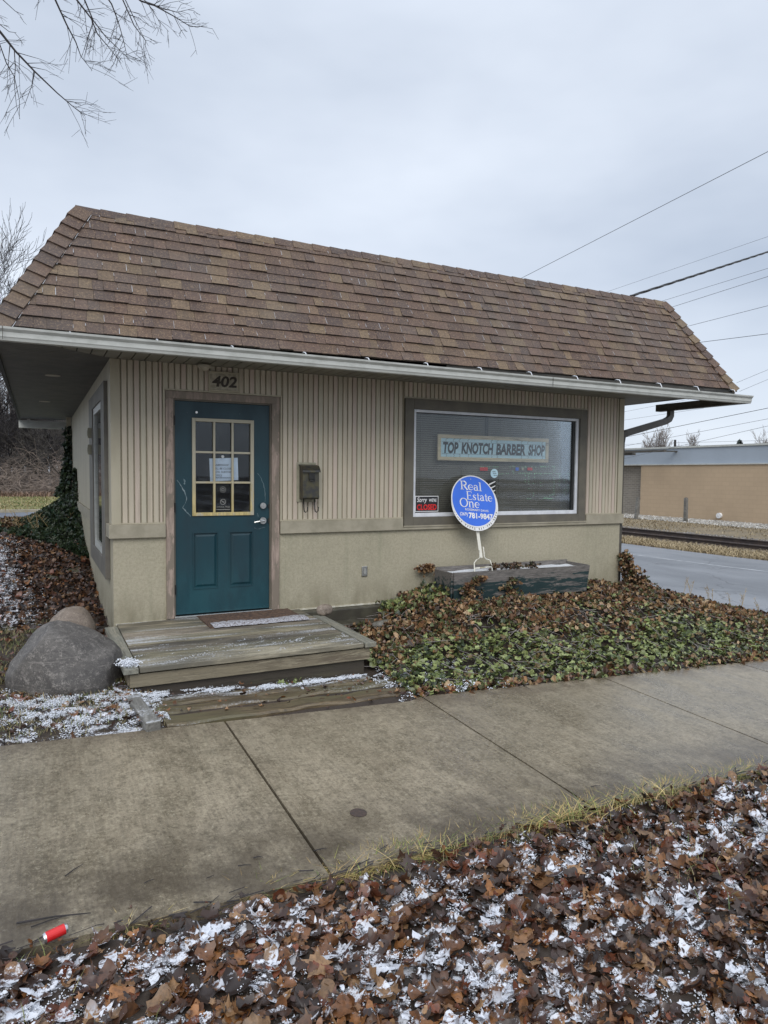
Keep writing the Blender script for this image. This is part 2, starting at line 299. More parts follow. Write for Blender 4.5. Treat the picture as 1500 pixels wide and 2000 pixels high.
# ------------------------------------------------------------------ mesh helpers
class MB:
    def __init__(s): s.v = []; s.f = []; s.c = []; s.cur = (1, 1, 1, 1)
    def add(s, vs, fs, col=None):
        o = len(s.v); s.v += [tuple(map(float, p)) for p in vs]; s.f += [tuple(i+o for i in f) for f in fs]; s.c += [col or s.cur]*len(vs)
    def box(s, a, b, col=None):
        x0, y0, z0 = a; x1, y1, z1 = b
        s.add([(x0, y0, z0), (x1, y0, z0), (x1, y1, z0), (x0, y1, z0), (x0, y0, z1), (x1, y0, z1), (x1, y1, z1), (x0, y1, z1)],
              [(3, 2, 1, 0), (4, 5, 6, 7), (0, 1, 5, 4), (1, 2, 6, 5), (2, 3, 7, 6), (3, 0, 4, 7)], col)
    def obox(s, c, ex, ey, ez, col=None):   # centre, three half-edge vectors
        c, ex, ey, ez = map(np.array, (c, ex, ey, ez))
        P = [c+sx*ex+sy*ey+sz*ez for sz in (-1, 1) for sx, sy in ((-1, -1), (1, -1), (1, 1), (-1, 1))]
        s.add(P, [(3, 2, 1, 0), (4, 5, 6, 7), (0, 1, 5, 4), (1, 2, 6, 5), (2, 3, 7, 6), (3, 0, 4, 7)], col)
    def quad(s, a, b, c, d, col=None): s.add([a, b, c, d], [(0, 1, 2, 3)], col)
    def tube(s, pts, rad, n=6, col=None, caps=True):
        pts = [np.array(p, float) for p in pts]
        if not hasattr(rad, '__len__'): rad = [rad]*len(pts)
        vs = []; fs = []
        for i, p in enumerate(pts):
            d = pts[min(i+1, len(pts)-1)]-pts[max(i-1, 0)]; d /= np.linalg.norm(d)+1e-9
            a = np.cross(d, (0, 0, 1) if abs(d[2]) < .9 else (1, 0, 0)); a /= np.linalg.norm(a); b = np.cross(d, a)
            for k in range(n):
                t = 2*math.pi*k/n; vs.append(p+rad[i]*(math.cos(t)*a+math.sin(t)*b))
        for i in range(len(pts)-1):
            for k in range(n):
                k2 = (k+1) % n; fs.append((i*n+k, i*n+k2, (i+1)*n+k2, (i+1)*n+k))
        if caps: fs.append(tuple(range(n))[::-1]); fs.append(tuple((len(pts)-1)*n+k for k in range(n)))
        s.add(vs, fs, col)
    def prism(s, prof, ax, a, b, col=None, caps=True):   # closed profile of two coordinates, extruded along axis ax
        n = len(prof); o = [i for i in range(3) if i != ax]; vs = []
        for v in (a, b):
            for p in prof:
                q = [0, 0, 0]; q[ax] = v; q[o[0]] = p[0]; q[o[1]] = p[1]; vs.append(q)
        fs = [(i, (i+1) % n, n+(i+1) % n, n+i) for i in range(n)]
        if caps: fs += [tuple(range(n))[::-1], tuple(range(n, 2*n))]
        s.add(vs, fs, col)
    def disc(s, c, u, v, r, n=24, th=None, col=None):
        c, u, v = map(np.array, (c, u, v)); vs = [c+r*(math.cos(2*math.pi*k/n)*u+math.sin(2*math.pi*k/n)*v) for k in range(n)]
        if th is None: s.add(vs, [tuple(range(n))], col); return
        w = np.cross(u, v)*th; vs = [p-w for p in vs]+[p for p in vs]
        s.add(vs, [tuple(range(n))[::-1], tuple(range(n, 2*n))]+[(k, (k+1) % n, n+(k+1) % n, n+k) for k in range(n)], col)
    def build(s, name, mat, parent=None, smooth=False, bevel=0, attr=False, loc=None):
        me = bpy.data.meshes.new(name); me.from_pydata(s.v, [], s.f); me.materials.append(mat if not isinstance(mat, str) else MAT[mat])
        if attr:
            at = me.color_attributes.new('Col', 'FLOAT_COLOR', 'POINT'); at.data.foreach_set('color', np.array(s.c, dtype=np.float32).ravel())
        if smooth: me.polygons.foreach_set('use_smooth', [True]*len(me.polygons))
        me.update(); o = bpy.data.objects.new(name, me); COL.objects.link(o)
        if loc is not None:
            me.transform(Matrix.Translation(-Vector(loc))); o.location = loc
        if parent: o.parent = parent
        if bevel:
            b = o.modifiers.new('bevel', 'BEVEL'); b.width = bevel; b.segments = 2; b.limit_method = 'ANGLE'
        return o
def thing(name, label, cat, loc=(0, 0, 0), group=None):
    o = bpy.data.objects.new(name, None); COL.objects.link(o); o['label'] = label; o['category'] = cat; o.empty_display_size = .1
    o.location = loc
    if group: o['group'] = group
    return o
def tag(o, label=None, cat=None, group=None, kind=None):
    for k, v in (('label', label), ('category', cat), ('group', group), ('kind', kind)):
        if v: o[k] = v
    return o
def rtilt(o):
    for v in o.data.vertices: v.co.z += -.022+.052*(v.co.x+1.45)/8.29
    return o
def keep(o, parent):   # parent an already placed object without moving it
    o.parent = parent; o.matrix_parent_inverse = Matrix.Translation(-Vector(parent.location)); return o
def np_mesh(name, V, F, C, mat, parent=None, smooth=True):
    me = bpy.data.meshes.new(name); n = len(V); m = len(F)
    me.vertices.add(n); me.vertices.foreach_set('co', V.astype(np.float32).ravel())
    me.loops.add(m*3); me.loops.foreach_set('vertex_index', F.astype(np.int32).ravel())
    me.polygons.add(m); me.polygons.foreach_set('loop_start', np.arange(0, m*3, 3, dtype=np.int32)); me.polygons.foreach_set('use_smooth', np.full(m, smooth))
    me.update(calc_edges=True); me.validate()
    if C is not None:
        at = me.color_attributes.new('Col', 'FLOAT_COLOR', 'POINT'); at.data.foreach_set('color', C.astype(np.float32).ravel())
    me.materials.append(MAT[mat]); o = bpy.data.objects.new(name, me); COL.objects.link(o)
    if parent: o.parent = parent
    return o
def rotmats(yaw, pitch, roll):
    cy, sy, cp, sp, cr, sr = np.cos(yaw), np.sin(yaw), np.cos(pitch), np.sin(pitch), np.cos(roll), np.sin(roll)
    Z = np.zeros_like(cy); O = np.ones_like(cy)
    Rz = np.stack([cy, -sy, Z, sy, cy, Z, Z, Z, O], 1).reshape(-1, 3, 3); Rx = np.stack([O, Z, Z, Z, cp, -sp, Z, sp, cp], 1).reshape(-1, 3, 3)
    Ry = np.stack([cr, Z, sr, Z, O, Z, -sr, Z, cr], 1).reshape(-1, 3, 3); return Rz @ Rx @ Ry
def scatter(name, temps, P, R, S, C, mat, parent=None, smooth=True):
    """copies of small leaf templates gathered in one mesh; P (n,3), R (n,3,3), S (n,), C (n,4)"""
    Vs, Fs, Cs = [], [], []; off = 0; which = rng.integers(0, len(temps), len(P))
    for k, (tv, tf) in enumerate(temps):
        i = np.where(which == k)[0]
        if not len(i): continue
        v = np.einsum('nij,kj->nki', R[i], tv)*S[i, None, None]+P[i, None, :]
        f = tf[None]+(np.arange(len(i))*len(tv))[:, None, None]+off
        Vs.append(v.reshape(-1, 3)); Fs.append(f.reshape(-1, 3)); Cs.append(np.repeat(C[i], len(tv), 0)); off += len(i)*len(tv)
    return np_mesh(name, np.concatenate(Vs), np.concatenate(Fs), np.concatenate(Cs), mat, parent, smooth)

# text as mesh, fitted to a box in a sign's own plane: origin o, unit vectors U (right) V (up), lift along N
def text(body, o, U, V, x0, y0, w, h, mat, parent, name='lettering', bold=0.0, shear=0, lift=.002, thick=0, rot=0, spacing=1.0):
    cu = bpy.data.curves.new('t', 'FONT'); cu.body = body; cu.size = 1; cu.offset = bold; cu.shear = shear; cu.resolution_u = 3; cu.space_character = spacing
    ob = bpy.data.objects.new('t', cu); COL.objects.link(ob); bpy.context.view_layer.update()
    me = bpy.data.meshes.new_from_object(ob.evaluated_get(bpy.context.evaluated_depsgraph_get())); bpy.data.objects.remove(ob); bpy.data.curves.remove(cu)
    co = np.array([v.co[:2] for v in me.vertices]); mn, mx = co.min(0), co.max(0)
    w_ = w if w else h*(mx[0]-mn[0])/(mx[1]-mn[1])
    co = (co-mn)/(mx-mn)*np.array([w_, h])
    if rot: co = co @ np.array([[math.cos(rot), math.sin(rot)], [-math.sin(rot), math.cos(rot)]])
    co += np.array([x0, y0]); U, V, o = map(np.array, (U, V, o)); N = np.cross(U, V)
    P = o+co[:, :1]*U+co[:, 1:]*V+N*lift
    for v, p in zip(me.vertices, P): v.co = p
    me.materials.clear(); me.materials.append(MAT[mat]); me.name = name
    r = bpy.data.objects.new(name, me); COL.objects.link(r)
    if parent: r.parent = parent
    return r
def stroke(mb, pts, ws, o, U, V, lift=.002):
    pts = np.array(pts, float); o, U, V = map(np.array, (o, U, V)); N = np.cross(U, V); n = len(pts); vs = []
    if not hasattr(ws, '__len__'): ws = [ws]*n
    for i in range(n):
        d = pts[min(i+1, n-1)]-pts[max(i-1, 0)]; d /= np.linalg.norm(d)+1e-9; q = np.array([-d[1], d[0]])*ws[i]/2
        for p in (pts[i]+q, pts[i]-q): vs.append(o+p[0]*U+p[1]*V+N*lift)
    mb.add(vs, [(2*i, 2*i+1, 2*i+3, 2*i+2) for i in range(n-1)])
def arc(cx, cy, rx, ry, a0, a1, n=14): return [(cx+rx*math.cos(math.radians(a0+(a1-a0)*k/n)), cy+ry*math.sin(math.radians(a0+(a1-a0)*k/n))) for k in range(n+1)]
T_, H_ = .13, .05     # thick and thin strokes of the serif face
def wv(n, ph=0): return [H_+(T_-H_)*abs(math.cos(math.radians(ph+360*k/n))) for k in range(n+1)]
def glyph(ch):
    if ch == 'R': return .72, [([(.15, 0), (.15, 1)], T_), ([(.02, .02), (.3, .02)], H_), ([(.02, .98), (.35, .98)], H_), (arc(.33, .74, .24, .24, 90, -90), [H_]+[T_*.95]*13+[H_]), ([(.15, .5), (.34, .5)], H_), ([(.34, .5), (.62, .03), (.74, .02)], [T_, T_, H_])]
    if ch == 'E': return .66, [([(.15, 0), (.15, 1)], T_), ([(.02, .025), (.6, .025), (.62, .2)], H_), ([(.02, .975), (.56, .975), (.58, .8)], H_), ([(.15, .52), (.46, .52)], H_), ([(.46, .42), (.46, .62)], H_)]
    if ch == 'O': return .86, [(arc(.42, .5, .36, .48, 0, 360, 24), wv(24))]
    if ch == 'l': return .30, [([(.15, 0), (.15, 1.02)], T_*.9), ([(.03, .02), (.28, .02)], H_), ([(.03, .98), (.15, 1.0)], H_)]
    if ch == 't': return .36, [([(.17, .85), (.17, .12), (.24, .03), (.34, .06)], [T_*.6, T_*.9, T_*.8, H_]), ([(.04, .62), (.33, .62)], H_)]
    if ch == 'n': return .66, [([(.14, 0), (.14, .64)], T_*.9), ([(.03, .02), (.26, .02)], H_), ([(.03, .62), (.14, .64)], H_), ([(.14, .5), (.26, .62), (.40, .63), (.48, .5), (.48, 0)], [H_, H_*1.3, H_*2, T_*.9, T_*.9]), ([(.38, .02), (.6, .02)], H_)]
    if ch == 'e': return .52, [(arc(.26, .32, .21, .3, 0, 320, 18), [H_+(T_-H_)*max(0, -math.cos(math.radians(320*k/18))) for k in range(19)]), ([(.06, .34), (.47, .34)], H_)]
    if ch == 'a': return .50, [([(.07, .5), (.14, .62), (.28, .63), (.35, .5), (.35, .1), (.40, .02), (.48, .05)], [T_*.8, H_, H_*1.4, T_*.9, T_*.9, H_*1.4, H_]), (arc(.2, .18, .14, .17, 60, 330, 12), [H_+(T_-H_)*.8*abs(math.cos(math.radians(60+270*k/12))) for k in range(13)])]
    if ch == 's': return .42, [([(.34, .5), (.3, .61), (.18, .63), (.08, .52), (.14, .38), (.28, .28), (.34, .16), (.26, .03), (.14, .02), (.05, .14)], [H_*1.3, H_, H_*1.2, T_*.8, T_, T_, T_*.8, H_*1.2, H_, H_*1.3])]
def serif(mb, word, o, U, V, x0, y0, w, h):
    tot = sum(glyph(c)[0] for c in word); sx = w/tot; x = 0
    for c in word:
        g = glyph(c)
        for pts, ws in g[1]:
            P = [(x0+(x+p[0])*sx, y0+p[1]*h) for p in pts]; k = (sx+h)/2
            stroke(mb, P, [q*k for q in ws] if hasattr(ws, '__len__') else ws*k, o, U, V)
        x += g[0]
# value noise for terrain
_g = rng.random((64, 64))
def vn(x, y, s):
    x = np.asarray(x)*s; y = np.asarray(y)*s; i = np.floor(x).astype(int); j = np.floor(y).astype(int); fx = x-i; fy = y-j
    fx = fx*fx*(3-2*fx); fy = fy*fy*(3-2*fy); g = lambda a, b: _g[a % 64, b % 64]
    return (g(i, j)*(1-fx)+g(i+1, j)*fx)*(1-fy)+(g(i, j+1)*(1-fx)+g(i+1, j+1)*fx)*fy
def sm(x, a, b):
    t = np.clip((np.asarray(x, float)-a)/(b-a), 0, 1); return t*t*(3-2*t)

# ------------------------------------------------------------------ terrain
def splane(x, y): return -.25-.043*np.clip(x, -14, 9.6)+.028*(np.clip(y, -9, 0)+1.5)
def yed(x): return -.10*(1-sm(x, -1.0, 2.4))
def hgt0(y): t = sm(y, .4, 5.4); return (splane(9.6, y))*(1-t)-.68*t
def hgt(x, y):
    x = np.asarray(x, float); y = np.asarray(y, float)
    z = splane(x, y)
    back = .36*(1-sm(x, 1.5, 8.5))+(-.68)*sm(x, 1.5, 8.5)
    t = sm(y, .4, 5.4); z = z*(1-t)+back*t
    z = z+.345*sm(x, 1.5, 2.9)*(1-sm(x, 5.1, 7.8))*sm(y, -2.12, -.45)*(1-sm(y, 0.2, 2.5))
    z = z+.04*(1-sm(x, -.75, -.3))*sm(y, -2.25, -1.2)*(1-sm(y, -.6, 1))
    ye = y-yed(x); lawn = 1-sm(ye, -4.12, -4.0)
    z = z+lawn*(.015+.05*(vn(x, y, 1.3)-.5)+.02*(vn(x, y, 4)-.5))
    left = (1-sm(x, -.9, -.62))*sm(y, -2.3, -2.1); z = z+left*.05*(vn(x+9, y, 1.5)-.5)
    walk = sm(ye, -4.08, -4.0)*(1-sm(y, -2.26, -2.18)); z = z-.06*walk*(x < 8.2)
    t2 = sm(x, 7.4, 8.0)*sm(y, -2.2, -1.9)*(x < 9.6); z = z*(1-t2)+t2*(hgt0(y)-.0)
    return z
def axis_pts(segs):
    out = []
    for a, b, st in segs: out += list(np.arange(a, b, st))
    return np.array(out+[segs[-1][1]])
gx = axis_pts([(-700, -60, 80), (-60, -12, 4), (-12, -4, .5), (-4, 9.6, .08), (9.6, 30, .6), (30, 100, 7), (100, 900, 80)])
gy = axis_pts([(-400, -40, 60), (-40, -9, 4), (-9, 3.5, .08), (3.5, 12, .25), (12, 40, 1.5), (40, 100, 8), (100, 900, 80)])
GX, GY = np.meshgrid(gx, gy, indexing='ij'); GZ = hgt(GX, GY)
nx, ny = len(gx), len(gy); idx = np.arange(nx*ny).reshape(nx, ny)
a_, b_, c__, d_ = idx[:-1, :-1].ravel(), idx[1:, :-1].ravel(), idx[1:, 1:].ravel(), idx[:-1, 1:].ravel()
F = np.concatenate([np.stack([a_, b_, c__], 1), np.stack([a_, c__, d_], 1)])
def smask(x, y):
    u, v = x*.86+y*.5, -x*.5+y*.86
    return .40*vn(u*6.5+7, v*15+3, 1)+.36*vn(u*14+1, v*31, 1)+.24*vn(u*33, v*59+5, 1)
def snowd(x, y):
    x = np.asarray(x, float); y = np.asarray(y, float)
    ys_ = y-yed(x); fg = (ys_ < -4.0)*(.352+.17*sm(smask(x, y), .50, .60)-.18*(1-sm(-ys_, 4.0, 4.25)))
    left = (y > -2.3)*(x < -.45)*(y < -1.5)*.46
    slope = (y >= .6)*(x < -.5)*(y < 9)*(.62*(1-sm(x+.12*(y-1), -1.35, -.75))-.12)
    strip = (y > -1.95)*(y < -1.62)*(x > -.6)*(x < 1.3)*.42
    bed = (x > 1.3)*(y > -2.3)*(y < .5)*(.02+.33*(1-sm(x, 1.4, 2.1))*(1-sm(y, -1.95, -1.6)))
    return np.clip(fg+left+slope+strip+bed, -.1, .6)
def gcol(x, y):
    n = vn(x, y, 2.1)[..., None]; soil = np.array([.055, .038, .027])*(1-n)+np.array([.035, .027, .02])*n
    gr = np.array([.17, .19, .05])*(1-n)+np.array([.24, .21, .08])*n
    g = (sm(y, 11.5, 12)*(1-sm(y, 24, 26))*(x < 6))[..., None]; g2 = ((sm(x, 18, 19.5)*(y > -30)))[..., None]
    c = soil*(1-g)+gr*g; dry = np.array([.26, .20, .12])*(1-n)+np.array([.17, .14, .09])*n
    c = c*(1-g2)+dry*g2
    return c
C = np.concatenate([gcol(GX.ravel(), GY.ravel()), snowd(GX.ravel(), GY.ravel())[:, None]], 1)
g_o = np_mesh('ground', np.stack([GX.ravel(), GY.ravel(), GZ.ravel()], 1), F, C, 'ground'); tag(g_o, kind='structure')

# sidewalk: real slabs, 12 mm joints
JX = [-8.0, -6.4, -4.9, -3.35, -1.74, -.09, 1.43, 3.27, 5.08, 6.7]
sw = MB()
for a, b in zip(JX[:-1], JX[1:]):
    n = 12
    for k in range(n):
        x0 = a+.007+(b-a-.014)*k/n; x1 = a+.007+(b-a-.014)*(k+1)/n
        ye0, ye1 = [(-2.27 if x < 1.3 else -2.2) for x in (x0, x1)]
        P = [(x0, -4.02+float(yed(x0))), (x1, -4.02+float(yed(x1))), (x1, ye1), (x0, ye0)]
        top = [(px, py, float(splane(px, py))) for px, py in P]; bot = [(p[0], p[1], p[2]-.12) for p in top]
        fs = [(0, 1, 2, 3), (4, 5, 1, 0)[::1], (2, 6, 7, 3)]
        if k == 0: fs.append((4, 0, 3, 7))
        if k == n-1: fs.append((1, 5, 6, 2))
        sw.add(top+bot, fs)
o = sw.build('sidewalk', 'concrete', bevel=.0); tag(o, kind='structure')

def sheet(name, x0, x1, y0, y1, off, mat, step=.5, zf=None):
    mb = MB(); X = np.linspace(x0, x1, max(2, int((x1-x0)/step)+1)); Y = np.linspace(y0, y1, max(2, int((y1-y0)/step)+1))
    V = [(x, y, (float(hgt(x, y)) if zf is None else zf(x, y))+off) for x in X for y in Y]; m = len(Y)
    mb.add(V, [(i*m+j, (i+1)*m+j, (i+1)*m+j+1, i*m+j+1) for i in range(len(X)-1) for j in range(m-1)]); return mb
dz = lambda x, y: -.675 if y > -2 else float(splane(9.6, y))-.02
o = sheet('driveway', 7.9, 14.7, -30, 60, 0, 'road', 1.0, lambda x, y: float(hgt(9.6, y))+.03).build('driveway', 'road'); tag(o, kind='structure')
o = sheet('parking_line', 12.58, 12.70, -30, 60, .004, 'line', 1.0, lambda x, y: float(hgt(9.6, y))+.03).build('lane_line', 'line'); tag(o, kind='structure')
o = sheet('parking_lot', -40, -.2, 6.9, 11.75, .03, 'road2', 1.5).build('parking_lot', 'road2'); tag(o, kind='structure')
kb = MB(); kb.box((-40, 11.75, .2), (-.2, 11.9, .44)); o = kb.build('kerb', 'trim'); tag(o, kind='structure')

# ------------------------------------------------------------------ the shop building
XL, XR, YB = -.556, 5.68, 7.7
shop = thing('barber_shop', 'small tan one-storey shop with a brown shingled mansard roof and teal door', 'shop building')
w = MB()
w.box((XL, 0, -.95), (-.03, .15, .80)); w.box((.95, 0, -.95), (XR, .15, .80)); w.box((-.03, .004, -.95), (.95, .15, -.06))
w.box((XL, .15, -.95), (XL+.15, YB, 2.42)); w.box((XR-.15, .15, -.95), (XR, YB, 2.42)); w.box((XL+.15, YB-.15, -.95), (XR-.15, YB, 2.42))
w.box((XL, .002, .80), (-.03, .15, 2.42)); w.box((.95, .002, .80), (2.5, .15, 2.42)); w.box((5.0, .002, .80), (XR, .15, 2.42))
w.box((-.03, .002, 2.06), (.95, .15, 2.42)); w.box((2.5, .002, 2.12), (5.0, .15, 2.42)); w.box((2.5, .002, .80), (5.0, .15, .87))
w.build('wall', 'stucco', shop)
it = MB(); it.box((XL+.15, .15, -.1), (XR-.15, YB-.15, -.08)); it.box((XL+.15, 2.2, -.08), (XR-.15, 2.25, 2.4)); it.build('interior', 'dark', shop)

# ribbed siding, alternate ribs a little pinker or greener
sd = MB(); P0 = .0548
def ribs(x0, x1, z0, z1):
    x = x0; k = 0
    while x < x1-.004:
        xe = min(x+P0, x1); base = [(.53, .465, .365), (.545, .45, .375), (.50, .455, .35), (.53, .46, .36)][int(round(x/P0)) % 4]; j = random.uniform(.96, 1.03); c = (*(q*j for q in base), 1)
        g = .009
        if xe-x > g+.004: sd.prism([(x+g/2, -.002), (x+g/2+.003, -.014), (xe-g/2-.003, -.014), (xe-g/2, -.002)], 2, z0, z1, c)
        x = xe
ribs(-.478, -.115, .89, 2.372); ribs(1.045, 2.43, .89, 2.372); ribs(5.07, 5.60, .89, 2.372); ribs(-.115, 1.045, 2.135, 2.372); ribs(2.43, 5.07, 2.215, 2.372)
sd.build('siding', 'siding', shop, attr=True)
cb = MB(); cb.box((XL-.012, -.018, .875), (-.485, 0, 2.372)); cb.box((5.61, -.018, .875), (XR+.012, 0, 2.372)); cb.box((XL-.012, 0.0, .875), (XL, .09, 2.372)); cb.box((XR, 0, .875), (XR+.012, .09, 2.372))
cb.box((-.485, -.016, .875), (-.092, -.001, .889)); cb.box((1.018, -.016, .875), (2.43, -.001, .889)); cb.box((5.055, -.016, .875), (5.61, -.001, .889))
cb.box((-.112, -.02, .875), (-.094, -.001, 2.12)); cb.box((1.022, -.02, .875), (1.04, -.001, 2.12)); cb.box((-.112, -.02, 2.121), (1.04, -.001, 2.137)); cb.box((2.425, -.017, 2.197), (5.065, -.001, 2.212))
cb.build('corner_board', 'cream', shop, bevel=.002)
sp = MB(); sp.box((XL-.010, .09, .875), (XL-.002, .26, 2.372)); sp.box((XL-.010, 2.32, .875), (XL-.002, YB, 2.372)); sp.box((XL-.010, .26, 2.215), (XL-.002, 2.32, 2.372)); sp.build('side_panel', 'cream', shop)
for bxs in ((((XL-.035, -.035, .75), (-.095, .0, .874)), ((XL-.035, 0, .75), (XL, .255, .874))), (((1.02, -.035, .75), (2.425, 0, .874)), ((2.425, -.032, .75), (5.07, 0, .782)), ((5.07, -.035, .75), (XR+.035, 0, .874)), ((XR, 0, .75), (XR+.035, YB, .874))), (((XL-.035, 2.325, .75), (XL, YB, .874)),)):
    bt = MB()
    for q_ in bxs: bt.box(*q_)
    bt.build('belt_trim', 'trim', shop, bevel=.004)
for q_ in (((-.54, -.012, -.052), (-.095, 0, -.036)), ((1.02, -.012, -.050), (2.25, 0, -.034))): fl = MB(); fl.box(*q_); fl.build('flashing', 'flash', shop)
lg = MB(); lg.box((1.0, -.10, -.45), (2.6, -.001, -.055)); lg.box((1.34, -.30, -.5), (2.45, -.101, -.17)); lg.build('foundation_ledge', 'ledge', shop, bevel=.01)

# soffit: ribs run out from each wall, mitred at the corners
so = MB()
def sz(x): return 2.374+max(0, x-XR)*.062
def soft(mb, poly):
    vs = [(p[0], p[1], sz(p[0])) for p in poly]; vt = [(p[0], p[1], sz(p[0])+.012) for p in poly]; n = len(poly)
    mb.add(vs+vt, [tuple(range(n))[::-1], tuple(range(n, 2*n))]+[(i, (i+1) % n, n+(i+1) % n, n+i) for i in range(n)])
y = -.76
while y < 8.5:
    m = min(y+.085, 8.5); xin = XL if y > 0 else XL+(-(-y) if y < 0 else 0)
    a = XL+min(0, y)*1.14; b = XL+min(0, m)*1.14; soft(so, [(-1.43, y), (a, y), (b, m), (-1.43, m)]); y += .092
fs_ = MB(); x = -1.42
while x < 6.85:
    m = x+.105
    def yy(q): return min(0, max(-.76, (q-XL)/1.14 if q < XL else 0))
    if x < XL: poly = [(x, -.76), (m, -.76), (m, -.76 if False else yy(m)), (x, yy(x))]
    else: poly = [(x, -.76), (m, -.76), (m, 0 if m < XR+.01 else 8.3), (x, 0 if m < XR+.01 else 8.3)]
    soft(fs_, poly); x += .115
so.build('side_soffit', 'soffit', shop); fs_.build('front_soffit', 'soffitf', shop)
sb = MB()
for q, x0, x1, y0, y1 in ((0, -1.44, XL, -.77, 8.55), (0, XL, XR, -.77, 0), (0, XL, XR, YB, 8.55)): sb.box((x0, y0, 2.392), (x1, y1, 2.41))
vs = [(XR, -.77, 2.392), (6.86, -.77, 2.462), (6.86, 8.3, 2.462), (XR, 8.3, 2.392)]; sb.add(vs+[(p[0], p[1], p[2]+.02) for p in vs], [(0, 3, 2, 1), (4, 5, 6, 7), (0, 1, 5, 4), (1, 2, 6, 5), (2, 3, 7, 6), (3, 0, 4, 7)])
sb.build('soffit_backing', 'gutterdark', shop)
for (lx, ly, r) in ((-1.0, 1.5, .075), (-1.05, 4.6, .075)):
    mb = MB(); mb.disc((lx, ly, 2.370), (1, 0, 0), (0, -1, 0), r, 20, .012); mb.build('soffit_light', 'lamp', shop)

# roof ------------------------------------------------------------
EL, ER, EF, EB, EZ = -1.45, 6.84, -.78, 8.6, 2.46
TI = .62; TZ = 3.615
rf = MB(); rn = TI; rise = TZ-EZ; SL = math.hypot(rn, rise)
TAB = [(.150, .090, .062), (.105, .064, .050), (.225, .155, .088), (.165, .102, .066), (.245, .175, .098), (.092, .060, .052), (.075, .050, .045), (.190, .125, .076), (.135, .080, .058), (.115, .080, .066), (.155, .092, .068), (.130, .078, .058)]
def shingle_face(mb, p0, U, In, length, courses=12, wmin=.075, wmax=.19, frost=.38):
    p0, U, In = map(np.array, (p0, U, In)); Vv = (In*rn+np.array([0, 0, rise]))/SL; N = np.cross(U, Vv); N = N/np.linalg.norm(N)
    e = SL/courses
    for c in range(courses):
        v0 = c*e; lo = (v0+e*.4)/SL*rn; a = lo+.02; b = length-lo-.02; x = a-random.uniform(0, .1); big = random.uniform(.2, .5)
        while x < b:
            wd = random.uniform(wmin, wmax); x0 = max(x, a); x1 = min(x+wd, b)
            if x1-x0 > .01:
                col = random.choice(TAB); j = random.uniform(.60, .93); mn_ = (.150, .098, .070); col = (*((q*.86+w_*.14)*j for q, w_ in zip(col, mn_)), 1); th = random.choice((.010, .013, .019)); dv = random.uniform(-.003, .003)
                A = p0+U*(x0+.001)+Vv*(v0+dv-.008); B = p0+U*(x1-.001)+Vv*(v0+dv-.008); Cc = p0+U*(x1-.001)+Vv*(v0+e+.004); D = p0+U*(x0+.001)+Vv*(v0+e+.004)
                t = N*th; s = N*.001
                mb.add([A+t, B+t, Cc+s, D+s], [(0, 1, 2, 3)], col)
                dk = (.018, .015, .014, 1); mb.add([A+t, B+t, Cc+s, D+s, A-N*.004, B-N*.004], [(4, 5, 1, 0), (4, 0, 3), (1, 5, 2)], dk)  # near-black asphalt butt edges, their colour also standing for each course's shadow line
                if random.random() < frost:
                    f = random.uniform(.25, 1); q0 = p0+U*x1+Vv*(v0+dv+e*(1-f)*random.random()); q1 = q0+Vv*e*f*.8; wq = U*random.uniform(.0010, .0028); nn = N*(th+.001)
                    mb.add([q0-wq+nn, q0+wq+nn, q1+wq*.6+N*.004, q1-wq*.6+N*.004], [(0, 1, 2, 3)], (1, 1, 1, 0))
            x += wd
    bp = p0+N*-.002
    mb.add([bp, bp+U*length, bp+U*(length-rn)+Vv*SL, bp+U*rn+Vv*SL], [(0, 1, 2, 3)], (.03, .025, .02, 1))
LX, LY = ER-EL, EB-EF
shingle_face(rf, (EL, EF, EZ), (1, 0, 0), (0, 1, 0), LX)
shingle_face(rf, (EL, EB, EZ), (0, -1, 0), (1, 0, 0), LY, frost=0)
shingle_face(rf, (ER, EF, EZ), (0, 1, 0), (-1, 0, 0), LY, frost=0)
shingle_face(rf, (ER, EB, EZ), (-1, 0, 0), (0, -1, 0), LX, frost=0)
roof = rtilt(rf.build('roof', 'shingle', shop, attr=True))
rd = MB(); rd.box((EL+TI-.01, EF+TI-.01, TZ-.12), (ER-TI+.01, EB-TI+.01, TZ-.005)); keep(rtilt(rd.build('roof_deck', 'roofdeck')), roof)
Vf = np.array([0, rn, rise])/SL; Nf = np.cross((1, 0, 0), Vf); Nf /= np.linalg.norm(Nf)
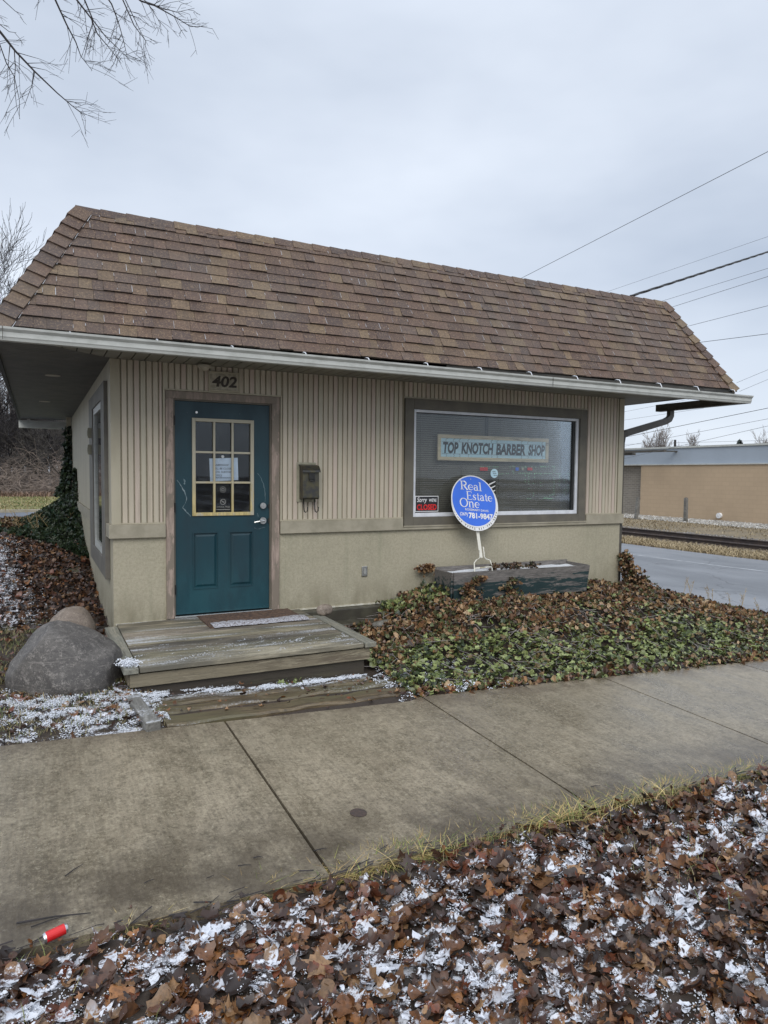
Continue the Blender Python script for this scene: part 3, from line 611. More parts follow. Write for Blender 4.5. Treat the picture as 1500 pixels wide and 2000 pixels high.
def hipcaps(side):
    mb = MB(); sx = 1 if side == 'L' else -1
    A = np.array([EL if side == 'L' else ER, EF, EZ]); T = A+np.array([sx*rn, rn, rise]); D = T-A; Ln = np.linalg.norm(D); d = D/Ln
    e1 = np.array([sx*1., 0, 0]); e1 = e1-d*(e1@d); e1 /= np.linalg.norm(e1); e2 = np.array([0, 1., 0]); e2 = e2-d*(e2@d); e2 /= np.linalg.norm(e2)
    Vs = np.array([sx*rn, 0, rise])/SL; Ns = np.cross(Vs, (0, 1, 0))*sx; Ns = Ns/np.linalg.norm(Ns)
    if Ns[2] < 0: Ns = -Ns
    n = 12 if side == 'L' else 11; up = (Nf+Ns); up /= np.linalg.norm(up); wd = .128
    for k in range(n):
        s0 = Ln*k/n-.012; s1 = Ln*(k+1)/n+.012; col = random.choice(TAB[:8]); j = random.uniform(.68, .88); col = (*(q*j for q in col), 1)
        hi, lo2 = .036, .014
        def pt(s, off, nrm, h): return A+d*s+off+nrm*h
        a0, a1 = pt(s0, 0, up, hi), pt(s1, 0, up, lo2); b0, b1 = pt(s0, e1*wd, Nf, hi-.004), pt(s1, e1*wd, Nf, lo2-.004); c0, c1 = pt(s0, e2*wd, Ns, hi-.004), pt(s1, e2*wd, Ns, lo2-.004)
        aa, bb, cc = a0-up*.02, b0-Nf*.022, c0-Ns*.022
        mb.add([a0, b0, b1, a1, c0, c1, aa, bb, cc], [(0, 1, 2, 3), (0, 3, 5, 4), (6, 7, 1, 0), (6, 0, 4, 8), (7, 1, 2), (8, 4, 5)], col)
        if random.random() < (.85 if side == 'L' else .4):
            q0 = A+d*(s0+.02+.04*random.random())+e1*(wd+.006)+Nf*.018; q1 = A+d*(s0+Ln/n*random.uniform(.6, 1))+e1*(wd+.005)+Nf*.018; ww = e1*random.uniform(.002, .006)
            mb.add([q0, q0+ww, q1+ww*.6, q1], [(0, 1, 2, 3)], (1, 1, 1, 0))
    keep(rtilt(mb.build('hip_cap', 'shingle', attr=True)), roof)
hipcaps('L'); hipcaps('R')
mb = MB(); x = EL+TI-.01
while x < ER-TI:
    l = random.uniform(.17, .21); xe = min(x+l+.01, ER-TI+.01); c = random.choice(TAB[:8]); c = (*(q*.78 for q in c), 1); T0 = np.array([0, EF+TI, TZ]); h0, h1 = .016, .008
    a = T0+Vf*.004; dn = T0-Vf*.075
    P = [dn+Nf*h0, dn+Nf*h1, a+np.array([0, .0, h1]), a+np.array([0, 0, h0]), a+np.array([0, .14, h0-.01]), a+np.array([0, .14, h1-.01])]
    X0 = np.array([x, 0, 0]); X1 = np.array([xe, 0, 0]); ins = .0
    mb.add([P[0]+X0, P[1]+X1, P[2]+X1, P[3]+X0, P[4]+X0, P[5]+X1, dn+X0+Nf*.002, dn+X1+Nf*.002], [(0, 1, 2, 3), (3, 2, 5, 4), (6, 7, 1, 0), (6, 0, 3)], c); x += l
keep(rtilt(mb.build('ridge_cap', 'shingle', attr=True)), roof)
# dark drip board under the shingles
fb = MB(); fb.box((EL+.01, EF+.012, 2.385), (ER-.02, EF+.035, EZ-.03)); fb.box((2.5, EF+.013, 2.43), (ER-.02, EF+.034, EZ)); fb.box((4.8, EF+.014, 2.44), (ER-.02, EF+.033, EZ+.02)); fb.box((EL+.005, EF+.03, 2.375), (EL+.03, EB, EZ)); fb.box((ER-.03, EF+.03, 2.44), (ER-.005, EB-.3, EZ-.002)); fb.box((EL, EB-.03, 2.38), (ER-.03, EB-.005, EZ)); fb.build('fascia', 'bronze', shop)

# gutter: ogee profile, swept along the front
gp = [(-.785, 2.41), (-.785, 2.315), (-.865, 2.312), (-.872, 2.330), (-.878, 2.338), (-.880, 2.372), (-.900, 2.392), (-.903, 2.408), (-.893, 2.410), (-.891, 2.396), (-.871, 2.375), (-.869, 2.342), (-.860, 2.322), (-.793, 2.324), (-.793, 2.41)]
gm = MB(); gm.prism(gp, 0, -1.46, 7.0)
gm.prism([(-.785, 2.41), (-.785, 2.315), (-.865, 2.312), (-.880, 2.345), (-.880, 2.372), (-.902, 2.396), (-.902, 2.409)], 0, 6.997, 7.003)
gut = gm.build('gutter', 'gutter', shop)
for pxx in (138, 308, 455, 597, 720, 835, 940, 1038, 1128, 1212, 1292, 1365, 1437):
    X = on(1, -.85, pxx, 715)[0]; m2 = MB(); zt_ = 2.428+.052*(X+1.45)/8.29; m2.tube([(X, -.765, zt_), (X, -.80, zt_-.002), (X+.002, -.84, zt_-.012), (X, -.872, 2.405)], .0055, 4); keep(m2.build('gutter_strap', 'white'), gut)
for q_ in (-1.375, 3.74): jn = MB(); jn.box((q_, -.9045, 2.311), (q_+.004, -.9, 2.409)); keep(jn.build('gutter_seam', 'bronze'), gut)
g2 = MB(); g2.box((6.885, -.86, 2.312), (6.995, .55, 2.318)); g2.box((6.885, -.86, 2.318), (6.89, .55, 2.41)); g2.box((6.99, -.78, 2.318), (6.995, .55, 2.41)); g2.box((6.89, .545, 2.318), (6.99, .55, 2.41))
g2.build('side_gutter', 'bronze', shop)
g4 = MB(); g4.box((-1.475, -.775, 2.352), (-1.44, 8.55, 2.43)); g4.build('side_fascia', 'gutterdark', shop)
g5 = MB(); g5.box((-1.47, 8.50, 2.20), (-.3, 8.62, 2.345)); g5.build('rear_gutter', 'gutter', shop)
g3 = MB()
def rect_tube(mb, pts, w2, h2):
    pts = [np.array(p, float) for p in pts]; vs = []
    for i, p in enumerate(pts):
        dd = pts[min(i+1, len(pts)-1)]-pts[max(i-1, 0)]; dd /= np.linalg.norm(dd); a = np.cross(dd, (0, 1, 0)) if abs(dd[1]) < .8 else np.array([1., 0, 0]); a /= np.linalg.norm(a); b = np.cross(dd, a)
        vs += [p+a*w2+b*h2, p-a*w2+b*h2, p-a*w2-b*h2, p+a*w2-b*h2]
    fs = [(4*i+k, 4*i+(k+1) % 4, 4*i+4+(k+1) % 4, 4*i+4+k) for i in range(len(pts)-1) for k in range(4)]+[(3, 2, 1, 0)]; m = 4*(len(pts)-1); fs.append((m, m+1, m+2, m+3)); mb.add(vs, fs)
rect_tube(g3, [(6.94, .33, 2.33), (6.94, .33, 2.24), (6.90, .32, 2.19), (6.80, .30, 2.15), (5.80, .06, 1.935), (5.73, .05, 1.90), (5.71, .05, 1.8), (5.71, .06, -.3)], .042, .03)
g3.build('downspout', 'bronze', shop)
g6 = MB(); g6.box((-.66, YB-.06, -.0), (-.575, YB+.04, 2.374)); g6.build('corner_downspout', 'cream', shop)

# door frame and door
df = MB(); df.box((-.09, -.025, -.03), (-.018, .12, 2.048)); df.box((.932, -.025, -.03), (1.012, .12, 2.048)); df.box((-.09, -.025, 2.048), (1.012, .12, 2.118)); df.build('door_frame', 'doorframe', shop, bevel=.004)
d1 = MB(); d1.box((-.018, .0, -.03), (-.003, .1, 2.048)); d1.box((.917, .0, -.03), (.932, .1, 2.048)); d1.box((-.003, .0, 2.034), (.917, .1, 2.048)); d1.build('door_stop', 'casing', shop)
th = MB(); th.box((-.018, -.04, -.045), (.932, .12, -.008)); th.build('threshold', 'metal', shop, bevel=.004)
dm = MB()   # leaf built round the glazed opening, with two sunk panels
X0, X1, Z0, Z1 = .0, .914, 0.0, 2.03; a0, a1, b0, b1 = .17, .742, .957, 1.862; yf, yb = .012, .055
for (p, q, r, s) in ((X0, a0, Z0, Z1), (a1, X1, Z0, Z1), (a0, a1, b1, Z1)): dm.box((p, yf, r), (q, yb, s))
pz0, pz1 = .245, .775
for (p, q, r, s) in ((a0, a1, pz1, b0), (a0, a1, Z0, pz0), (.395, .52, pz0, pz1)): dm.box((p, yf, r), (q, yb, s))
for (p, q) in ((a0, .395), (.52, a1)):
    dm.box((p, yf+.012, pz0), (q, yb, pz1)); i = .022
    dm.add([(p+.01, yf+.012, pz0+.01), (q-.01, yf+.012, pz0+.01), (q-.01, yf+.012, pz1-.01), (p+.01, yf+.012, pz1-.01), (p+.01+i, yf+.001, pz0+.01+i), (q-.01-i, yf+.001, pz0+.01+i), (q-.01-i, yf+.001, pz1-.01-i), (p+.01+i, yf+.001, pz1-.01-i)],
           [(0, 1, 5, 4), (1, 2, 6, 5), (2, 3, 7, 6), (3, 0, 4, 7), (4, 5, 6, 7)])
    for e in ((p, q, pz1, pz1+.010), (p, q, pz0-.010, pz0)): dm.box((e[0]-.01, yf-.006, e[2]), (e[1]+.01, yf, e[3]))
    for e in ((p-.010, p), (q, q+.010)): dm.box((e[0], yf-.006, pz0), (e[1], yf, pz1))
door = dm.build('door', 'door', shop)
lt = MB(); F_ = .032
lt.box((.156, -.004, .942), (.188, .03, 1.877)); lt.box((.724, -.004, .942), (.756, .03, 1.877)); lt.box((.188, -.004, .942), (.724, .03, .974)); lt.box((.188, -.004, 1.845), (.724, .03, 1.877))
for xx in (.367, .545): lt.box((xx-.010, .0, .974), (xx+.010, .028, 1.845))
for zz in (1.264, 1.554): lt.box((.188, .003, zz-.010), (.724, .026, zz+.010))
keep(lt.build('door_window_frame', 'lite', bevel=.003), door)
pn = MB(); pn.box((.17, .030, .957), (.742, .034, 1.862)); keep(pn.build('pane', 'glassd'), door)
hb = MB(); hb.disc((.845, -.004, .885), (1, 0, 0), (0, 0, 1), .034, 20, -.014); hb.tube([(.845, .0, .885), (.845, -.05, .885)], .011, 10); hb.tube([(.85, -.05, .885), (.80, -.055, .882), (.745, -.05, .872)], [.011, .009, .008], 8); keep(hb.build('door_handle', 'metal'), door)
hb = MB(); hb.disc((.845, -.006, 1.035), (1, 0, 0), (0, 0, 1), .030, 20, -.016); hb.disc((.845, -.016, 1.035), (1, 0, 0), (0, 0, 1), .017, 16, -.010); keep(hb.build('deadbolt', 'metal'), door)
for q_, r_z in ((1.01, 1.05), (.86, .91)): hb = MB(); hb.box((.9, -.004, q_), (.912, .012, r_z)); keep(hb.build('latch_plate', 'black'), door)
for z in (.2, .98, 1.8):
    hb = MB(); hb.tube([(-.006, -.006, z), (-.006, -.006, z+.09)], .007, 8); keep(hb.build('hinge', 'black'), door)
hb = MB(); hb.disc((.20, .010, 1.93), (1, 0, 0), (0, 0, 1), .011, 12, -.006); keep(hb.build('peephole', 'metal'), door)
sc = MB()
def door_line(pts, w):
    q0_ = [on(1, .010, *p) for p in pts]; w0_ = w if hasattr(w, '__len__') else [w]*len(pts); q = []; w = []
    for i_ in range(len(q0_)-1):
        for j_ in range(4):
            f_j = j_/4; q.append(q0_[i_]*(1-f_j)+q0_[i_+1]*f_j+np.array([random.uniform(-.003, .003), 0, random.uniform(-.003, .003)])); w.append((w0_[i_]*(1-f_j)+w0_[i_+1]*f_j)*random.uniform(.3, 1.3))
    stroke(sc, [(p[0], p[2]) for p in q], w, (0, .0105, 0), (1, 0, 0), (0, 0, 1), .0)
door_line([(345, 937), (355, 950), (361, 962), (365, 975), (362, 983), (357, 992), (363, 999), (370, 1006), (373, 1010)], [.004, .008, .012, .007, .005, .005, .014, .010, .005])
door_line([(358, 935), (361, 940), (360, 948)], [.008, .018, .008]); door_line([(503, 925), (509, 932), (514, 944), (517, 955), (518, 968), (517, 985)], [.007, .005, .009, .006, .004, .002])
door_line([(503, 1002), (505, 1011)], [.006, .009]); door_line([(497, 1031), (503, 1034), (512, 1031), (519, 1030)], .003); keep(sc.build('paint_scratch', 'scratch'), door)

# display window
cs = MB()
cs.box((2.44, -.030, .785), (2.552, .03, 2.195)); cs.box((4.94, -.030, .785), (5.053, .03, 2.195)); cs.box((2.552, -.030, 2.083), (4.94, .03, 2.195)); cs.box((2.552, -.030, .785), (4.94, .03, .888))
win = cs.build('window', 'casing', shop, bevel=.004)
ls = MB(); ls.box((2.43, -.040, .782), (5.065, -.030, .797)); keep(ls.build('window_lip', 'trim'), win)
sh = MB(); sh.box((2.553, .0, .889), (2.592, .06, 2.082)); sh.box((4.90, .0, .889), (4.939, .06, 2.082)); sh.box((2.592, .0, 2.052), (4.90, .06, 2.082)); sh.box((2.592, -.002, .889), (4.90, .06, .933)); keep(sh.build('sash', 'white', bevel=.003), win)
gk = MB(); gk.box((2.593, .02, .934), (2.60, .055, 2.05)); gk.box((4.862, .02, .934), (4.899, .055, 2.05)); gk.box((2.6, .02, 2.044), (4.862, .055, 2.051)); keep(gk.build('gasket', 'black'), win)
pn = MB(); pn.box((2.594, .032, .934), (4.898, .037, 2.05)); keep(pn.build('pane', 'glass'), win)
bl = MB(); z = .93
while z < 2.06:
    bl.obox((3.75, .135, z), (1.16, 0, 0), (0, .0035, .0104), (0, .0006, -.0003)); z += .0245
for X in (2.72, 3.28, 3.82, 4.42, 4.78): bl.box((X-.0025, .122, .93), (X+.0025, .125, 2.05))
keep(bl.build('window_blind', 'blind'), win)
bb = MB(); bb.box((2.57, .16, .90), (4.95, .17, 2.1)); keep(bb.build('blind_backing', 'dark'), win)
mb = MB(); mb.box((3.595, .108, 1.78), (3.635, .12, 2.06)); keep(mb.build('hanging_strap', 'dark'), win)

# side window
sw_ = MB()
x0, x1 = XL-.045, XL+.0
sw_.box((x0, .27, .34), (x1, .62, 2.205)); sw_.box((x0, 1.80, .34), (x1, 2.315, 2.205)); sw_.box((x0, .62, 2.06), (x1, 1.80, 2.205)); sw_.box((x0, .62, .34), (x1, 1.80, .52)); swin = sw_.build('side_window', 'sidetrim', shop, bevel=.004)
q = MB(); q.box((XL-.030, .621, .521), (XL-.001, .70, 2.059)); q.box((XL-.030, 1.72, .521), (XL-.001, 1.799, 2.059)); q.box((XL-.030, .70, 1.99), (XL-.001, 1.72, 2.059)); q.box((XL-.030, .70, .521), (XL-.001, 1.72, .59)); keep(q.build('sash', 'gutter'), swin)
q = MB(); q.box((XL-.012, .70, .59), (XL-.006, 1.72, 1.99)); keep(q.build('pane', 'darkpane'), swin)
for z, c in ((1.80, 'mailb'), (1.61, 'mailb')):
    q = MB(); q.box((XL-.085, 1.88, z-.055), (XL-.046, 1.99, z+.055)); q.box((XL-.09, 1.90, z-.035), (XL-.085, 1.97, z+.03)); q.build('junction_box', c, shop, bevel=.004)
# lamp holder under the soffit above the door and a weatherproof outlet
lp = MB(); lp.disc((.24, -.16, 2.352), (1, 0, 0), (0, -1, 0), .062, 20, -.02); lp.tube([(.24, -.16, 2.355), (.24, -.16, 2.33), (.24, -.16, 2.305)], [.055, .045, .02], 16); lp.build('porch_lamp', 'lamp', shop)
ob = MB(); ob.box((1.938, -.016, .262), (2.004, .0, .368)); ol = ob.build('outlet_box', 'metal', shop, bevel=.004)
ob = MB(); ob.box((1.957, -.021, .285), (1.985, -.016, .345)); keep(ob.build('outlet_cover', 'decal', bevel=.004), ol)

# ------------------------------------------------------------------ wall-hung things
nb = thing('house_number_sign', 'tan framed plaque with the number 402 above the door', 'number plaque', (.455, -.02, 2.23))
def kmb(mb, name, mat, par, **k): return keep(mb.build(name, mat, **k), par)
m = MB(); m.box((.318, -.030, 2.150), (.596, -.015, 2.312)); kmb(m, 'plate', 'plate', nb)
m = MB()
for bx in (((.305, -.040, 2.137), (.609, -.014, 2.152)), ((.305, -.040, 2.310), (.609, -.014, 2.325)), ((.305, -.040, 2.152), (.320, -.014, 2.310)), ((.594, -.040, 2.152), (.609, -.014, 2.310))): m.box(*bx)
kmb(m, 'frame', 'cream', nb, bevel=.003)
keep(text('402', (0, -.031, 0), (1, 0, 0), (0, 0, 1), .338, 2.178, .24, .108, 'digit', None, 'digit', .03, .15), nb)

mbx = thing('mailbox', 'tarnished brass wall mailbox with two newspaper hooks beside the door', 'mailbox', (1.3, -.02, 1.05))
m = MB(); m.box((1.195, -.022, 1.068), (1.407, -.014, 1.473)); kmb(m, 'backboard', 'mailb', mbx, bevel=.003)
m = MB(); m.prism([(-.024, 1.10), (-.125, 1.10), (-.135, 1.115), (-.125, 1.39), (-.10, 1.425), (-.024, 1.445)], 0, 1.222, 1.398); kmb(m, 'body', 'mailmetal', mbx, bevel=.004)
m = MB(); m.prism([(-.022, 1.452), (-.105, 1.436), (-.148, 1.392), (-.152, 1.372), (-.146, 1.372), (-.136, 1.386), (-.10, 1.426), (-.022, 1.444)], 0, 1.214, 1.406); kmb(m, 'lid', 'mailmetal', mbx)
m = MB(); m.box((1.285, -.142, 1.305), (1.345, -.132, 1.365)); m.tube([(1.29, -.14, 1.30), (1.29, -.155, 1.285), (1.34, -.155, 1.285), (1.34, -.14, 1.30)], .005, 6); kmb(m, 'clasp', 'black', mbx)
for hx in (1.255, 1.372):
    m = MB(); m.tube([(hx, -.06, 1.10), (hx, -.075, 1.00), (hx+.003, -.08, .975), (hx+.018, -.085, .965), (hx+.030, -.09, .978), (hx+.034, -.09, 1.02)], .006, 8); kmb(m, 'hook', 'black', mbx, smooth=True)

# lettered signs behind the glass
ss = thing('shop_sign', 'long blue sign in a wooden frame reading TOP KNOTCH BARBER SHOP in the window', 'shop sign', (3.71, .07, 1.67))
m = MB(); A, B, Cz, Dz = 2.912, 4.515, 1.527, 1.823; fw = .042
for bx in (((A, .06, Cz), (B, .085, Cz+fw)), ((A, .06, Dz-fw), (B, .085, Dz)), ((A, .0605, Cz+fw), (A+fw, .085, Dz-fw)), ((B-fw, .0605, Cz+fw), (B, .085, Dz-fw))): m.box(*bx)
kmb(m, 'frame', 'signwood', ss, bevel=.003)
m = MB(); m.box((A+fw, .072, Cz+fw), (B-fw, .08, Dz-fw)); kmb(m, 'panel', 'signblue', ss)
O3 = (0, .0715, 0); EX, EZv = (1, 0, 0), (0, 0, 1)
for wd_, xa, xb in (('TOP', 2.985, 3.195), ('KNOTCH', 3.235, 3.685), ('BARBER', 3.725, 4.16), ('SHOP', 4.205, 4.46)): keep(text(wd_, O3, EX, EZv, xa, 1.608, xb-xa, .132, 'ink', None, 'lettering', .045, .12), ss)
m = MB()
for xx in (3.03, 3.13, 3.21, 3.33, 3.66, 3.74, 4.1, 4.2, 4.42):
    for zz, s in ((1.57, 1), (1.745, -1)): stroke(m, [(xx, zz), (xx+.01*s, zz+.015), (xx-.004*s, zz+.03), (xx+.02, zz+.036)], .004, O3, EX, EZv)
for zz in (1.605, 1.742): stroke(m, [(2.97, zz), (4.46, zz)], .0025, O3, EX, EZv)
kmb(m, 'leading', 'ink', ss)

cl = thing('closed_sign', 'small black sign reading Sorry WE\'RE CLOSED in the lower window corner', 'closed sign', (2.745, .02, .94))
def fr(px, py, yv=.02): p = on(1, yv, px, py); return p[0], p[2]
x0, z0 = 2.603, .945; x1, z1 = 2.905, 1.122
m = MB(); m.box((x0, .022, z0), (x1, .027, z1)); kmb(m, 'board', 'signwhite', cl)
m = MB(); m.box((x0+.008, .0205, z0+.008), (x1-.008, .022, z1-.008)); kmb(m, 'face', 'ink', cl)
O4 = (0, .0203, 0)
keep(text('Sorry', O4, EX, EZv, x0+.022, z1-.085, .13, .07, 'signwhite', None, 'lettering', .015, .25), cl); keep(text("WE'RE", O4, EX, EZv, x0+.175, z1-.066, .10, .036, 'signwhite', None, 'lettering', .03), cl); keep(text('CLOSED', O4, EX, EZv, x0+.022, z0+.018, .255, .066, 'redp', None, 'lettering', .03), cl)

st = thing('round_sticker', 'small round pale blue sticker on the shop window', 'sticker', (3.675, .029, 1.38))
m = MB(); m.disc((3.675, .0285, 1.385), (1, 0, 0), (0, 0, 1), .054, 28, -.001); kmb(m, 'disc', 'signblue', st)
m = MB()
for i, (dx, w2) in enumerate(((-.028, .045), (-.02, .05), (-.01, .05))): stroke(m, [(3.675+dx+w2*k/6, 1.405-i*.022+.004*math.sin(k*2.1)) for k in range(7)], .005, (0, .027, 0), EX, EZv)
kmb(m, 'script', 'ink', st)
bp = thing('barber_pole_decal', 'black and white striped barber pole decal on the shop window', 'decal', (3.63, .029, 1.2))
m = MB(); m.box((3.56, .0275, 1.03), (3.70, .029, 1.30)); kmb(m, 'backing', 'black', bp)
m = MB()
for k in range(5):
    z = 1.03+k*.052; stroke(m, [(3.57, z), (3.62, z+.022), (3.692, z+.052)], [.012, .018, .010], (0, .027, 0), EX, EZv)
kmb(m, 'stripe', 'signwhite', bp)
ld = thing('led_sign', 'dotted green neon-like outline sign glowing in the shop window', 'led sign', (4.4, .1, 1.3))
m = MB()
def dots(pts, sp=.028, keepp=.75):
    q = [on(1, .10, *p) for p in pts]
    for a, b in zip(q[:-1], q[1:]):
        n = max(1, int(np.linalg.norm(b-a)/sp))
        for k in range(n):
            if random.random() < keepp: c = a+(b-a)*k/n; m.obox(c, (.0028, 0, 0), (0, .0028, 0), (0, 0, .0035))
dots([(940, 912), (1105, 912)], .03, .55); dots([(975, 926), (1000, 924), (1112, 925)], .026, .7); dots([(1002, 910), (1002, 926)], .026, .9)
dots([(1026, 912), (1026, 945)], .024); dots([(1044, 926), (1044, 938)]); dots([(1033, 926), (1033, 968), (1042, 973), (1042, 930)], .028, .6)
dots([(1056, 911), (1082, 911), (1082, 965), (1062, 973)], .022, .85); dots([(1056, 926), (1057, 965)], .035, .5); dots([(1093, 925), (1093, 955)], .024); dots([(1103, 930), (1103, 972)], .026); dots([(1112, 925), (1109, 965)], .024, .9); dots([(1062, 973), (1080, 974)], .012, .9); dots([(1030, 974), (1042, 974)], .02, .6)
kmb(m, 'light_dot', 'led', ld)
for (px, py, w2, h2, mt) in ((945, 916, .11, .042, 'redp'), (1010, 916, .045, .04, 'blue'), (1021, 916, .03, .03, 'lite'), (1035, 916, .075, .035, 'redp')):
    p = on(1, .11, px, py); m = MB(); m.box((p[0]-w2/2, .108, p[2]-h2/2), (p[0]+w2/2, .112, p[2]+h2/2)); kmb(m, 'badge', mt, ld)

nt = thing('paper_notice', 'handwritten white paper notice taped inside the door window', 'paper notice', (.47, .05, 1.39))
m = MB(); m.add([(.335, .046, 1.272), (.612, .046, 1.288), (.606, .048, 1.508), (.328, .048, 1.495)], [(0, 1, 2, 3)]); m.add([(.335, .0475, 1.272), (.612, .0475, 1.288), (.606, .0495, 1.508), (.328, .0495, 1.495)], [(3, 2, 1, 0)]); kmb(m, 'sheet', 'paper', nt)
for k, (s_t, w2) in enumerate((('BARBERSHOP', .155), ('WILL BE CLOSED', .20), ('UNTIL FURTHER', .19), ('NOTICE', .09))): keep(text(s_t, (0, .0445, 0), EX, EZv, .36, 1.425-k*.034, w2, .018, 'ink', None, 'lettering', .0, .1), nt)
m = MB(); stroke(m, [(.36+k*.011, 1.308+.003*(k % 2)) for k in range(20)], .004, (0, .0445, 0), EX, EZv); kmb(m, 'scribble', 'ink', nt)
m = MB(); m.disc((.452, .029, 1.515), (1, 0, 0), (0, 0, 1), .014, 14, -.008); kmb(m, 'suction_hook', 'metal', nt)
sf = thing('smoke_free_decal', 'grey smoke free decal low on the door glass', 'decal', (.455, .029, 1.05))
m = MB(); stroke(m, arc(.455, 1.075, .026, .026, 0, 360, 24), .005, (0, .029, 0), EX, EZv); stroke(m, [(.437, 1.093), (.473, 1.057)], .005, (0, .029, 0), EX, EZv); stroke(m, [(.440, 1.075), (.470, 1.075)], .006, (0, .029, 0), EX, EZv); stroke(m, [(.388, 1.0), (.525, 1.0)], .006, (0, .029, 0), EX, EZv)
stroke(m, arc(.455, 1.195, .027, .027, 0, 360, 24), .003, (0, .029, 0), EX, EZv); stroke(m, arc(.455, 1.195, .013, .013, 0, 360, 16), .005, (0, .029, 0), EX, EZv)
kmb(m, 'emblem', 'decal', sf); keep(text('SMOKE FREE', (0, .029, 0), EX, EZv, .392, 1.018, .130, .016, 'decal', None, 'lettering', 0), sf)

# ------------------------------------------------------------------ stoop, mat, timbers
stp = thing('wooden_stoop', 'low weathered grey plank stoop in front of the teal door', 'stoop', (.35, -.8, -.2))
z0 = -.030
m = MB(); ys = [-1.63, -1.40, -1.165, -.93, -.70, -.465, -.235, -.045]
for i in range(len(ys)-1):
    a, b = ys[i]+.007, ys[i+1]-.007; dzz = random.uniform(-.004, .004); q = (1.12, .82, .62, .95, 1.0, .75, 1.05)[i]; m.box((-.535, a, z0-.036), (1.215, b, z0+dzz), (q, q*random.uniform(.96, 1.02), q*random.uniform(.9, 1.02), 1))
kmb(m, 'deck', 'stoop', stp, bevel=.005, attr=True)
for x0, x1, ya in ((-.645, -.543, -.16), (1.222, 1.325, -.42)):
    m = MB(); m.box((x0, -1.635, z0-.036), (x1, ya, z0+.004)); kmb(m, 'side_cap', 'stoopcap', stp, bevel=.005)
m = MB(); m.box((-.60, -1.60, z0-.142), (1.28, -1.565, z0-.048)); m.box((-.61, -1.56, z0-.135), (-.57, -.15, z0-.040)); m.box((1.245, -1.56, z0-.135), (1.285, -.1, z0-.040)); kmb(m, 'fascia', 'fascia', stp, bevel=.003)
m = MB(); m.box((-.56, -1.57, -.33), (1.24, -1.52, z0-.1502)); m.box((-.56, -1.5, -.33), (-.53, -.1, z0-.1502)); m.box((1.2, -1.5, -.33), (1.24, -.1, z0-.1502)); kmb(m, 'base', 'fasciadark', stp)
dmt = thing('doormat', 'brown doormat with powder snow on its front half', 'doormat', (.65, -.35, -.02))
m = MB(); n = 24
def mz(x, y): return z0+.016+.003*math.sin(x*9)+.002*math.sin(y*23)
V_ = [(.19+.905*i/n, -.035-.56*j/10, mz(i, j)) for i in range(n+1) for j in range(11)]
m.add(V_, [(i*11+j, i*11+j+1, (i+1)*11+j+1, (i+1)*11+j) for i in range(n) for j in range(10)])
m.box((.19, -.595, z0+.002), (1.095, -.035, z0+.0125)); kmb(m, 'pile', 'mat', dmt)
m = MB(); V_ = [(.22+.90*i/n+.0*j, -.62+.22*j/6+.03*math.sin(i*.35)*(j == 6), z0+.012+.012*math.sin(math.pi*j/6)+.004*random.random()) for i in range(n+1) for j in range(7)]
m.add(V_, [(i*7+j, (i+1)*7+j, (i+1)*7+j+1, i*7+j+1) for i in range(n) for j in range(6)]); kmb(m, 'snow_dusting', 'snowdust', dmt, smooth=True)

TMB = [((-.50, -1.80), (1.25, -1.70), .19, 'long brown landscape timber nearest the stoop'), ((-.50, -1.98), (1.40, -1.83), .15, 'long wet brown timber in the middle of the path edge'), ((-.46, -2.17), (1.50, -2.03), .19, 'long dark timber lying along the sidewalk edge')]
for (a, b, wd_, lab) in TMB:
    a = np.array([*a, 0.]); b = np.array([*b, 0.]); m = MB(); n = 16; d = (b-a)/np.linalg.norm(b-a); s = np.array([-d[1], d[0], 0])
    vs = []
    for k in range(n+1):
        p = a+(b-a)*k/n; zt = float(splane(p[0], p[1]))+.012+.006*math.sin(k*1.3+wd_*50)+random.uniform(-.004, .004); w2 = wd_/2+random.uniform(-.006, .004)
        for sx, zz in ((-1, -.12), (-1, -.012), (-.8, 0), (.8, 0), (1, -.012), (1, -.12)): vs.append(p+s*sx*w2+np.array([0, 0, zt+zz]))
    fs = [(6*k+j, 6*k+j+1, 6*k+7+j, 6*k+6+j) for k in range(n) for j in range(5)]+[(0, 5, 4, 3, 2, 1), tuple(6*n+j for j in range(6))]
    m.add(vs, fs); o = m.build('landscape_timber', 'timber'); tag(o, lab, 'timber', 'landscape timbers between stoop and sidewalk')
m = MB(); m.obox((-.57, -1.99, -.25), (.045, .008, 0), (-.03, .31, 0), (0, 0, .06)); o = m.build('landscape_timber', 'timberend', bevel=.008); tag(o, 'short grey snowy timber end lying crosswise beside the lawn', 'timber', 'landscape timbers between stoop and sidewalk')

